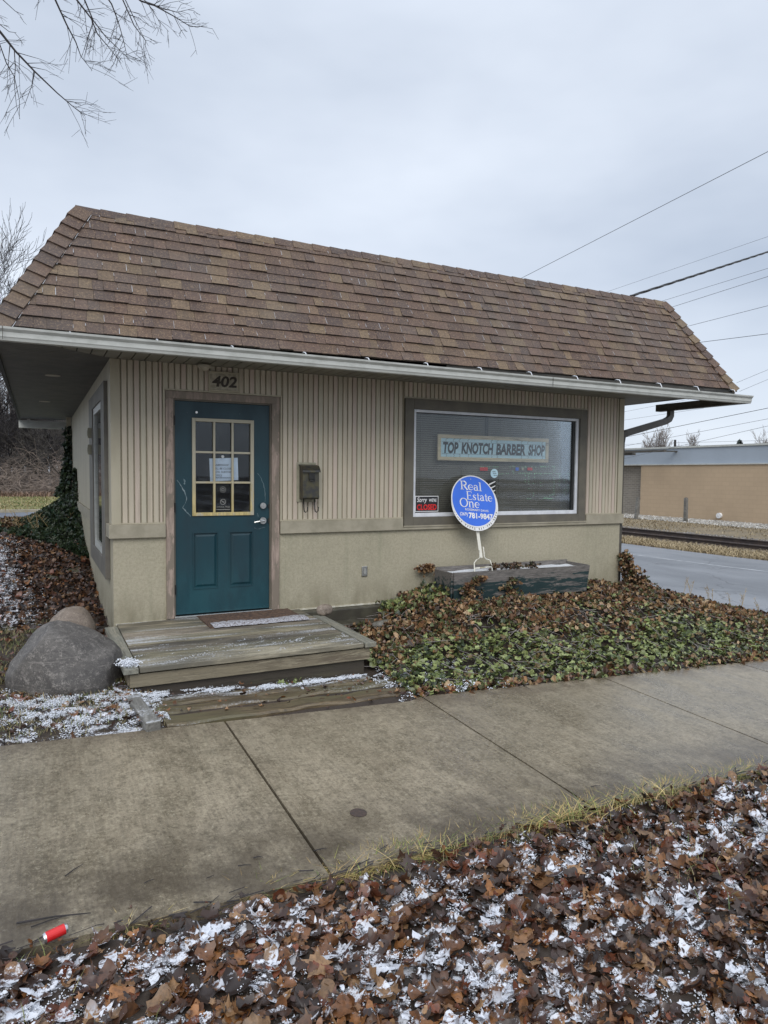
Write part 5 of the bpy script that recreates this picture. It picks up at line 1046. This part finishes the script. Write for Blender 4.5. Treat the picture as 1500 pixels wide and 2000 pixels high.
pebbles('gravel', 9000, 25.0, 27.7, 6, 30, .07, .17, [(.55, .53, .48), (.40, .38, .34), (.30, .28, .25), (.62, .60, .56)], 'pale gravel strip at the foot of the tan building')
pebbles('gravel', 9000, 16.3, 20.5, 2, 20, .04, .10, [(.26, .24, .22), (.18, .165, .155), (.34, .31, .28)], 'grey ballast gravel around the railway track')
pebbles('gravel', 2500, 14.6, 15.3, -1, 12, .03, .07, [(.16, .09, .06), (.12, .09, .07), (.25, .18, .13)], 'brown debris along the far edge of the driveway')

# sticks, cans, weeds
def stick(pts, r, lab, z=.008):
    m = MB(); m.tube([(p[0]+random.uniform(-.004, .004), p[1]+random.uniform(-.004, .004), float(splane(*p))+z) for p in pts], [r*.6, r*.5, r*.3], 5); o = m.build('twig', 'twig'); tag(o, lab, 'twig', 'dark wet twigs on the sidewalk')
def gp_(px, py):
    n_ = np.array([.043, -.028, 1.]); d = MR.T @ np.array([(px-750)/1344.94, -(py-1000)/1344.94, 1.]); k_ = n_@np.array([0, -1.5, -.25]); t_ = (k_-n_@CAM)/(n_@d); p = CAM+t_*d; return p[0], p[1]
for a, b, r, lab in (((126, 1716), (162, 1691), .004, 'dark twig lying alone on the left sidewalk slab'), ((30, 1808), (178, 1786), .006, 'longest dark stick along the verge above the soda can'), ((60, 1815), (140, 1790), .004, 'dark stick beside the red and white can'), ((465, 1695), (490, 1693), .004, 'short twig near the verge edge left of the joint'), ((495, 1679), (512, 1678), .004, 'short thick twig near the lower end of the first joint'), ((613, 1665), (638, 1659), .004, 'twig right of the first sidewalk joint'), ((1155, 1540), (1172, 1537), .004, 'short twig near the verge on the right slab'), ((1010, 1332), (1040, 1352), .003, 'thin curved twig at the ivy edge'), ((405, 1718), (420, 1713), .003, 'tiny twig on the left slab'), ((280, 1730), (300, 1722), .003, 'tiny twig fragment in the middle of the left slab')):
    A_, B_ = gp_(*a), gp_(*b); stick([A_, ((A_[0]+B_[0])/2+.004, (A_[1]+B_[1])/2+.006), B_], r, lab)
n = 260; xs = rng.uniform(-2.2, 5, n); ys_ = rng.normal(-4.03, .035, n)+yed(xs); m = MB()
for i in range(n):
    a = rng.normal(0, .35); l = rng.uniform(.02, .10); zz = float(splane(xs[i], ys_[i]))+.008; m.tube([(xs[i], ys_[i], zz), (xs[i]+l*math.cos(a), ys_[i]+l*math.sin(a), zz+.004)], rng.uniform(.0012, .0035), 4)
o = m.build('twig_debris', 'twig'); tag(o, 'dark twig crumbs lining the verge edge of the sidewalk', 'debris', kind='stuff')

def can(c, d, r, L, top, lab, mats):
    c, d = np.array(c), np.array(d)/np.linalg.norm(d); t = thing('drink_can', lab, 'can', tuple(c)); m = MB(); m.tube([c-d*L/2, c+d*L/2], r, 20); kmb(m, 'body', mats[0], t, smooth=False)
    m = MB(); m.tube([c+d*(L/2), c+d*(L/2+.008), c+d*(L/2+.009)], [r, r*.82, r*.78], 20); kmb(m, 'rim', 'cansilver', t)
    m = MB(); m.tube([c-d*(L/2), c-d*(L/2+.008)], [r, r*.8], 20); kmb(m, 'base', 'cansilver', t)
    if mats[1]: m = MB(); m.tube([c+d*.0, c+d*L*.42], r*1.006, 20, caps=False); kmb(m, 'band', mats[1], t)
    return t
gx_, gy_ = gp_(108, 1836); t = can((gx_, gy_-.01, float(hgt(gx_, gy_-.05))+.035), (.9, .25, .06), .018, .062, None, 'crumpled red and white drink can at the verge edge, lower left', ('canred', None))
p = on(1, -1.5, 1385, 1270); can((p[0], -1.5, p[2]), (.8, .3, .1), .028, .10, None, 'green drink can lying in the ivy on the right', ('cangreen', None))
cx, cyy = gp_(700, 1588); m = MB(); zc = float(splane(cx, cyy))+.003; m.disc((cx, cyy, zc), (1, 0, -.043), (0, 1, .028), .042, 24, .002); o = m.build('valve_cover', 'brownmark'); tag(o, 'small round rusty cover set in the middle sidewalk slab', 'valve cover')

def weed(px_py, y, h, n, lab, mat='deadgrass', sp=.10, grp=None):
    p = on(1, y, *px_py); m = MB()
    for k in range(n):
        x, yy, z = p[0]+random.uniform(-sp, sp), p[1]+random.uniform(-sp, sp), p[2]; tip = (x+random.uniform(-.6, .6)*h, yy+random.uniform(-.1, .1)*h, z+h*random.uniform(.7, 1.1)); mid = ((x+tip[0])/2+.02, (yy+tip[1])/2, (z+tip[2])/2); m.tube([(x, yy, z-.1), mid, tip], [.0045, .0035, .002], 4)
        for j in range(9):
            t = random.uniform(.3, 1); q = np.array((x, yy, z))*(1-t)+np.array(tip)*t; m.tube([q, q+np.array([random.uniform(-.09, .09), random.uniform(-.05, .05), random.uniform(.03, .10)])*h*1.6], [.0025, .0015], 3)
    o = m.build('weed', mat); tag(o, lab, 'weed', grp)
weed((1340, 1160), .2, .28, 3, 'dry branching weed on the ivy edge, nearest the shop corner'); weed((1385, 1172), .0, .22, 3, 'dry low weed in the middle of the ivy edge'); weed((1435, 1188), -.3, .30, 3, 'tallest dry weed on the ivy edge by the driveway'); weed((1470, 1198), -.5, .20, 2, 'dry slanting weed at the right end of the ivy edge')
weed((35, 1055), 5.8, .55, 7, 'cluster of tall dry stalks on the slope left of the shop', sp=.3); weed((95, 1060), 5.0, .45, 5, 'pale dry stalks in front of the rear ivy mound', sp=.2)
P = np.stack([.9+rng.normal(0, .05, 26)-.12, np.full(26, -1.70)-.04*rng.random(26), splane(.8, -1.7)+.02+.05*rng.random(26)], 1); P[:, 0] = .45+.20*rng.random(26)
clump('green_sprig', P, IVG, GR[:3]*.8, .02, .035, 'limp green sprig lying in front of the stoop', 'plant', .4)

# ------------------------------------------------------------------ trees
def grow(mbt, mbc, p, d, L_, r, depth, spread=.55, up=.12, seed=None, minr=.006, kink=.16, kids=(2, 3), n=5):
    segs = 4; pts = [p]; rad = [r]; d = d/np.linalg.norm(d)
    for k in range(segs):
        d = d+np.array([random.gauss(0, kink), random.gauss(0, kink), random.gauss(0, kink*.6)+up*.3]); d /= np.linalg.norm(d); p = p+d*L_/segs; pts.append(p); rad.append(r*(1-.42*(k+1)/segs))
    (mbt if depth >= 5 else mbc).tube(pts, rad, n if r > .03 else 4 if r > .012 else 3, caps=False)
    if depth <= 0: return
    for k in range(random.randint(*kids)):
        a = random.uniform(0, 6.28); t = random.randint(1, segs); s = spread*random.uniform(.6, 1.3)
        u = np.cross(d, (0, 0, 1.)) if abs(d[2]) < .95 else np.array([1., 0, 0]); u /= np.linalg.norm(u); v = np.cross(d, u); nd = d*math.cos(s)+(u*math.cos(a)+v*math.sin(a))*math.sin(s)
        grow(mbt, mbc, pts[t], nd, L_*random.uniform(.62, .85), max(minr, rad[t]*.62), depth-1, spread, up, None, minr, kink, kids, n)
    grow(mbt, mbc, pts[-1], d, L_*.8, max(minr, rad[-1]*.9), depth-1, spread, up, None, minr, kink, kids, n)
def bare_tree(h, r, depth, seed, lab, grp, loc, mat='farbark', minr=.01, spread=.5, up=.2, kids=(2, 3)):
    random.seed(seed); t = thing('bare_tree', lab, 'tree', loc, grp); a, b = MB(), MB(); grow(a, b, np.array([0., 0, -.3]), np.array([0, 0, 1.]), h*.3, r, depth, spread, up, None, minr, kids=kids)
    o1 = a.build('trunk', mat, smooth=True); o2 = b.build('crown', mat); o1.parent = t; o2.parent = t; return t
def copytree(t, loc, rz, s, lab, grp):
    c = t.copy(); COL.objects.link(c); c.location = loc; c.rotation_euler = (0, 0, rz); c.scale = (s, s, s); c['label'] = lab
    if grp: c['group'] = grp
    for ch in t.children: k = ch.copy(); COL.objects.link(k); k.parent = c
    return c
WG = 'bare trees of the woods behind the shop'
protos = [bare_tree(10.6, .15, 7, 31, 'tall bare tree rising left of the roof at the picture edge', WG, (-4.05, 28, .36), 'twig', .009, kids=(2, 2)), bare_tree(10.0, .11, 7, 37, 'slim bare tree whose top shows just left of the roof', WG, (-2.5, 27.0, .36), 'twig', .009, kids=(2, 2)),
          bare_tree(8, .12, 6, 41, 'leaning grey tree nearest the rear lawn', WG, (-3.3, 25.0, .36), 'bark', spread=.7)]
k = 0
LW = 'slender bare grey tree standing among the woods behind the rear lawn'
for i in range(16):
    yv = 25+(i % 5)*2.3+random.uniform(-.8, .8); xv = -1.16+(yv+6.7)*random.uniform(-.105, .06); copytree(protos[i % 3], (xv, yv, .3), random.uniform(0, 6.28), random.uniform(.35, .58), LW, WG)
random.seed(5)
# tangled thicket in front of the wood
m = MB()
for i in range(2600):
    yv = random.uniform(23.5, 30); xv = -1.16+(yv+6.7)*random.uniform(-.14, .08); p = np.array([xv, yv, .3+random.random()**1.8*2.7*(.3+.7*(yv-23.5)/6.5)]); a = random.uniform(0, 6.28); l = random.uniform(.3, 1.3); d = np.array([math.cos(a), .3*math.sin(a), random.uniform(-.4, .8)])*l
    q = p+d*.5+np.array([0, 0, random.uniform(-.1, .25)]); m.tube([p, q, p+d], [.014, .011, .006], 3, caps=False)
o = m.build('thicket', 'brush'); tag(o, 'tangled brown brushwood at the foot of the bare woods', 'brushwood', kind='stuff')
x, y = pick(9000, -6.5, 2, 22.8, 25.5, lambda x, y: .9); blades('dry_grass', x, y, .05, .35, 1.2, np.array([(.26, .16, .11), (.33, .22, .15), (.20, .13, .09)]), .012, -.2, 0, 'reddish dry undergrowth along the edge of the woods')
# distant wood mass behind
m = MB()
for i in range(170):
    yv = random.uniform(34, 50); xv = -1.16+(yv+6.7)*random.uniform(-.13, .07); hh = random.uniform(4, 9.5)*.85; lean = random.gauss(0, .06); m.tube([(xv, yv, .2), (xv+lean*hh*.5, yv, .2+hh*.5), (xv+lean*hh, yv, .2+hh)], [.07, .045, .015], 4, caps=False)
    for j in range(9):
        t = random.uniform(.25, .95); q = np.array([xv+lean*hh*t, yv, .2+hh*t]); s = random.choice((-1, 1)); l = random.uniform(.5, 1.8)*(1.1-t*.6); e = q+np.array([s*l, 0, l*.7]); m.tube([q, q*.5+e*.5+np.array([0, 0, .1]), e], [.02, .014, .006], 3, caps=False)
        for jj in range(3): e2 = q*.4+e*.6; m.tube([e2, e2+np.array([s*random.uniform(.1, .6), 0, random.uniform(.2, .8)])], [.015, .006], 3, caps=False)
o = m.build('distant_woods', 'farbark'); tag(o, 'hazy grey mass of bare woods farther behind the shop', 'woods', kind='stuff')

# overhanging tree above the camera, its trunk out of the picture on the left
random.seed(77)
ot = thing('street_tree', 'dark bare twigs of a tree overhanging from the upper left corner', 'tree', (-4.6, -2.2, -.1))
m = MB(); m.tube([(-4.6, -2.2, -.3), (-4.55, -2.2, 2), (-4.4, -2.1, 4.6), (-4.0, -1.9, 6.6)], [.22, .18, .15, .10], 10); kmb(m, 'trunk', 'bark', ot, smooth=True)
m = MB()
def P3(px, py, dep=5.6):
    d = MR.T @ np.array([(px-750)/1344.94, -(py-1000)/1344.94, 1.0]); return CAM+d*dep
def limb(pts, r0, r1, dep0, dep1, twigs=8, tl=.28, sub=True):
    n = len(pts); P = [P3(*p, dep0+(dep1-dep0)*i/(n-1)) for i, p in enumerate(pts)]; R_ = [r0+(r1-r0)*i/(n-1) for i in range(n)]; m.tube(P, R_, 5, caps=False)
    for k in range(twigs):
        t = random.uniform(.05, .97)*(n-1); i = min(int(t), n-2); q = P[i]+(P[i+1]-P[i])*(t-i); dd = P[i+1]-P[i]; dd /= np.linalg.norm(dd); s = random.choice((-1, 1)); ang = s*random.uniform(.45, 1.0)
        e = dd*math.cos(ang)+(r2_*dd.dot(u2_)*-1+u2_*dd.dot(r2_))*math.sin(ang)+f_*random.uniform(-.5, .5); l = tl*random.uniform(.35, 1.1); q1 = q+e*l*.5+np.random.default_rng(k).normal(0, .01, 3); q2 = q+e*l-u_*l*.12; m.tube([q, q1, q2], [max(.0018, R_[i]*.45), .0018, .0012], 3, caps=False)
        if sub:
            for _ in range(random.randint(1, 3)):
                f = random.uniform(.3, .9); b = q+(q2-q)*f; e2 = e+np.array([random.gauss(0, .6), random.gauss(0, .4), random.gauss(-.1, .5)]); e2 /= np.linalg.norm(e2); m.tube([b, b+e2*l*random.uniform(.25, .5)], [.0016, .001], 3, caps=False)
limb([(-120, -90), (-40, 10), (0, 62), (30, 100), (68, 140), (112, 182), (140, 206), (165, 226)], .014, .0018, 5.4, 5.7, 20, .30)
limb([(-60, 60), (0, 88), (12, 122), (28, 150), (38, 196), (38, 232)], .006, .0014, 5.3, 5.5, 12, .22); limb([(-60, 20), (0, 48), (18, 62), (32, 64)], .004, .0014, 5.2, 5.2, 3, .12); limb([(-40, -30), (6, 0), (30, 22), (46, 29)], .004, .0014, 5.2, 5.2, 1, .1)
limb([(66, 138), (62, 168), (50, 200), (46, 212)], .003, .0012, 5.6, 5.6, 4, .15); limb([(28, 100), (30, 130), (28, 165), (32, 205), (39, 233)], .004, .0012, 5.5, 5.5, 8, .2)
limb([(60, -90), (108, 0), (130, 48), (148, 82), (158, 110), (180, 138)], .009, .0016, 5.2, 5.5, 16, .28); limb([(90, -100), (150, 0), (178, 36), (190, 66), (212, 92), (237, 124)], .009, .0016, 5.4, 5.6, 16, .28)
limb([(120, -100), (165, 0), (182, 40), (205, 70), (232, 96), (258, 122)], .008, .0015, 5.6, 5.8, 14, .26); limb([(150, -90), (218, 8), (230, 40), (240, 74), (250, 118)], .007, .0015, 5.3, 5.4, 14, .24)
limb([(180, -90), (240, 0), (262, 50), (285, 80), (278, 98)], .007, .0015, 5.6, 5.7, 12, .24); limb([(200, -60), (275, 2), (300, 10), (340, 32), (372, 52), (405, 51)], .008, .0014, 5.3, 5.4, 14, .26)
limb([(240, -40), (290, 8), (318, 16), (345, 24), (380, 16)], .005, .0013, 5.5, 5.6, 8, .2); limb([(290, 8), (310, 40), (330, 62)], .003, .0012, 5.5, 5.6, 4, .14); limb([(340, 32), (352, 56), (364, 75)], .003, .0011, 5.4, 5.4, 2, .08); limb([(245, 0), (265, 42), (278, 68), (290, 90)], .004, .0012, 5.4, 5.4, 6, .18)
m.tube([(-4.0, -1.9, 6.6), (-3.6, -1.8, 6.2), P3(-120, -90, 5.4)], [.09, .05, .015], 6); m.tube([(-4.2, -2.0, 5.6), (-3.4, -1.9, 6.3), P3(60, -90, 5.2)], [.08, .04, .01], 6)
for tgt, dp in (((90, -100), 5.4), ((120, -100), 5.6), ((150, -90), 5.3), ((180, -90), 5.6), ((200, -60), 5.3), ((240, -40), 5.5), ((-60, 60), 5.3), ((-60, 20), 5.2), ((-40, -30), 5.2)): m.tube([(-3.5, -1.85, 6.25), P3(*tgt, dp)], [.02, .007], 4)
kmb(m, 'crown', 'twig', ot)

# ------------------------------------------------------------------ right background: building, railway, posts, wires, trees
BX = 27.7
cbld = thing('commercial_building', 'long low tan painted building with a grey metal parapet beyond the railway', 'building', (BX, 10, -.8))
zt = on(0, BX, 1350, 908)[2]; yb = on(0, BX, 1252, 920)[1]
m = MB(); m.box((BX, -20, -1.2), (BX+14, yb, zt)); kmb(m, 'wall', 'bricko', cbld)
m = MB(); m.box((BX+.25, yb+.002, -1.2), (BX+14, 45, zt)); kmb(m, 'brick_wall', 'brickg', cbld)
zp = on(0, BX+.3, 1350, 875)[2]; m = MB(); m.box((BX+.06, -20, zt+.06), (BX+14, 45, zp)); kmb(m, 'parapet', 'panel', cbld)
m = MB(); m.box((BX-.06, -20, zt), (BX+14, 45, zt+.058)); m.box((BX, -20, zp+.002), (BX+14.1, 45, zp+.09)); kmb(m, 'coping', 'gutter', cbld)
zc1 = on(0, BX-.9, 1260, 882)[2]; ya = on(0, BX-.9, 1300, 882)[1]; m = MB(); m.box((BX-1.0, ya, zc1-.05), (BX-.85, 40, zc1+.06)); m.box((BX-.9, ya+2.2, zc1-.16), (BX-.6, ya+2.9, zc1-.05)); m.box((BX-.9, ya+.1, zc1-.03), (BX+.1, ya+.25, zc1+.03)); kmb(m, 'canopy_bar', 'bronze', cbld)
p = on(0, BX-.05, 1405, 1007); m = MB(); m.disc((BX-.002, p[1], p[2]), (0, -1, 0), (0, 0, 1), .13, 20, -.12); m.disc((BX-.13, p[1], p[2]), (0, -1, 0), (0, 0, 1), .06, 14, .01); kmb(m, 'vent_cap', 'signwhite', cbld)
m = MB(); m.box((27.2, 26.5, 1.2), (27.6, 26.9, 3.6)); o = m.build('sign_cabinet', 'panel'); bpy.data.objects.remove(o)
for (pt, pb, lab, ln) in (((1247, 972), (1241, 1015), 'leaning grey timber post in front of the grey brick wall', .0), ((1340, 973), (1339, 1021), 'upright weathered post in front of the tan wall', 0)):
    b = on(2, -.70, *pb); r = ray_ = None; d = MR.T @ np.array([(pt[0]-750)/1344.94, -(pt[1]-1000)/1344.94, 1.0]); t_ = np.linalg.norm((b-CAM)[:2])/np.linalg.norm(d[:2]); T_p = CAM+d*t_
    m = MB(); wdt = .07; b = b-np.array([0, 0, .3]); V_ = [b+np.array([sx*wdt, sy*wdt, 0]) for sx, sy in ((-1, -1), (1, -1), (1, 1), (-1, 1))]+[T_p+np.array([sx*wdt*.95, sy*wdt*.95, 0]) for sx, sy in ((-1, -1), (1, -1), (1, 1), (-1, 1))]; V_[4][2] += .05
    m.add(V_, [(0, 1, 5, 4), (1, 2, 6, 5), (2, 3, 7, 6), (3, 0, 4, 7), (4, 5, 6, 7)]); o = m.build('fence_post', 'timberend', loc=tuple(b)); tag(o, lab, 'post', 'posts beyond the railway')
rt = thing('railway_track', 'rusty railway track running past the far side of the driveway', 'railway track', (17.0, 8, -.7))
zr = -.655
for X in (16.9, 18.35):
    m = MB(); hw = .07; m.prism([(X-.035, zr+.14), (X+.035, zr+.14), (X+.035, zr+.11), (X+.01, zr+.10), (X+.01, zr+.02), (X+hw, zr+.01), (X+hw, zr), (X-hw, zr), (X-hw, zr+.01), (X-.01, zr+.02), (X-.01, zr+.10), (X-.035, zr+.11)], 1, -20, 60); kmb(m, 'rail', 'rust', rt)
for k in range(60):
    yk = -8+k*.62; m = MB(); m.box((16.35, yk, zr-.12), (18.9, yk+.22, zr-.012)); kmb(m, 'sleeper', 'fasciadark', rt)
WGp = 'overhead wires beyond the shop'
def wire(a, b, X, r, mat, lab, sag=.0, ext=2.2):
    A_, B_ = on(0, X, *a), on(0, X, *b); D_ = B_-A_; A2, B2 = A_-D_*ext, B_+D_*1.2; P = [A2+(B2-A2)*t/10-np.array([0, 0, sag*4*(t/10)*(1-t/10)])+np.array([0, 0, sag*.8]) for t in range(11)]; m = MB(); m.tube(P, r*.62, 5); o = m.build('overhead_wire', mat); tag(o, lab, 'wire', WGp)
wire((1015, 545), (1500, 296), 14, .013, 'wire', 'grey wire crossing the open sky highest above the roof'); wire((1200, 565), (1500, 462), 24, .010, 'wire', 'faint wire just above the thick black cable')
wire((1303, 585), (1500, 524), 22, .012, 'wire', 'thin wire first below the thick black cable'); wire((1318, 598), (1500, 540), 22, .014, 'wire', 'thin wire second below the thick black cable'); wire((1348, 636), (1500, 597), 22, .014, 'wire', 'grey wire third below the thick black cable'); wire((1372, 668), (1500, 652), 20, .014, 'wireb', 'dark nearly level wire meeting the right roof slope')
wire((1445, 745), (1500, 722), 24, .010, 'wire', 'upper faint wire right of the gutter end', 0, .12); wire((1450, 762), (1500, 741), 24, .010, 'wire', 'lower faint wire right of the gutter end', 0, .12); wire((1240, 850), (1500, 797), 22, .016, 'wireb', 'dark wire passing under the downspout elbow'); wire((1290, 858), (1500, 818), 24, .012, 'wire', 'thin wire just below the dark one under the gutter', 0); wire((1350, 866), (1500, 832), 24, .012, 'wire', 'lowest faint wire over the grey parapet', 0); wire((1216, 868), (1500, 860), 26, .010, 'wire', 'faint wire almost touching the parapet top', 0)
wire((1216, 805), (1283, 792), 24, .009, 'wire', 'faint short wire seen under the right soffit', 0, 1.0); wire((1216, 821), (1283, 811), 24, .009, 'wire', 'faint wire seen between gutter and downspout elbow', 0, 1.0)
A_, B_ = np.array([5.9, .6, 3.66]), on(0, 12, 1500, 492); q0 = on(1, .6, 1230, 579); m = MB()
for ph in (0, 2.1, 4.2):
    P = []
    for k in range(60):
        t = k/59*1.4; c = q0+(B_-q0)*t; P.append(c+.012*np.array([0, math.cos(ph+k*.7), math.sin(ph+k*.7)]))
    m.tube(P, .009, 4)
o2_ = MB(); o2_.tube([(q0[0], q0[1], 3.58), (q0[0], q0[1], q0[2]+.004)], .02, 8); tag(o2_.build('service_mast', 'bronze'), 'short service mast on the roof holding the thick black cable', 'mast')
o = m.build('service_cable', 'wireb'); tag(o, 'thick twisted black cable leaving the roof top to the right', 'cable')
up = thing('utility_pole', 'distant dark utility pole with crossarms between the bare trees', 'utility pole', (60, 50, 0)); 
d = MR.T @ np.array([(1318-750)/1344.94, -(880-1000)/1344.94, 1.0]); b = CAM+d*95; tpz = (CAM+MR.T @ np.array([(1318-750)/1344.94, -(859-1000)/1344.94, 1.0])*95)[2]
up.location = (b[0], b[1], 0); m = MB(); m.tube([(b[0], b[1], -1), (b[0], b[1], tpz)], [.2, .16], 6); kmb(m, 'pole', 'twig', up)
m = MB(); ax_ = np.array([r2_[0], r2_[1], 0]); 
for dz_, hl in ((-.35, 1.3), (-1.0, 1.0)): m.obox((b[0], b[1], tpz+dz_), ax_*hl, np.array([-ax_[1], ax_[0], 0])*.1, (0))
kmb(m, 'crossarm', 'twig', up)
def far_tree(px, ptop, dep, lab, seed, w=1.0, kind='bare'):
    top = CAM+MR.T @ np.array([(px-750)/1344.94, -(ptop-1000)/1344.94, 1.0])*dep; h = top[2]+1
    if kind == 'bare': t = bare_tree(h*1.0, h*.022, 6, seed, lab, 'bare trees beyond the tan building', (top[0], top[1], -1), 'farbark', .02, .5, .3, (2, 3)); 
    bpy.context.view_layer.update(); zmax = float(np.percentile([v.co.z for ch in t.children for v in ch.data.vertices], 97.5)); s = (h)/zmax; t.scale = (s*w, s*w, s); return t
far_tree(1278, 845, 85, 'round-headed bare tree farthest left above the grey parapet', 101, .75); far_tree(1346, 856, 95, 'low wide bare tree above the parapet right of the pole', 103, .95); far_tree(1530, 822, 75, 'large bare tree cut by the right picture edge', 107, .7)
def conifer(px, ptop, pbot, dep, lab):
    top = CAM+MR.T @ np.array([(px-750)/1344.94, -(ptop-1000)/1344.94, 1.0])*dep; t = thing('conifer', lab, 'tree', (top[0], top[1], 0), 'dark conifers beyond the tan building'); m = MB(); m.tube([(top[0], top[1], -1), tuple(top)], [.25, .04], 6); kmb(m, 'trunk', 'bark', t); m = MB(); H = (pbot-ptop)/1345*dep*2.2
    for k in range(700):
        f = random.random()**.7; r = H*.30*f*random.uniform(.2, 1); a = random.uniform(0, 6.28); c = top+np.array([r*math.cos(a), r*math.sin(a), -H*f]); l = .28+.25*f; m.add([c, c+np.array([math.cos(a)*l, math.sin(a)*l, -l*.4]), c+np.array([-math.sin(a)*l*.4, math.cos(a)*l*.4, -l*.6])], [(0, 1, 2)])
    kmb(m, 'crown', 'needle', t)
conifer(1445, 857, 874, 90, 'dark pointed conifer standing above the grey parapet'); conifer(1366, 869, 876, 100, 'tiny dark conifer tip beside the low bare tree')
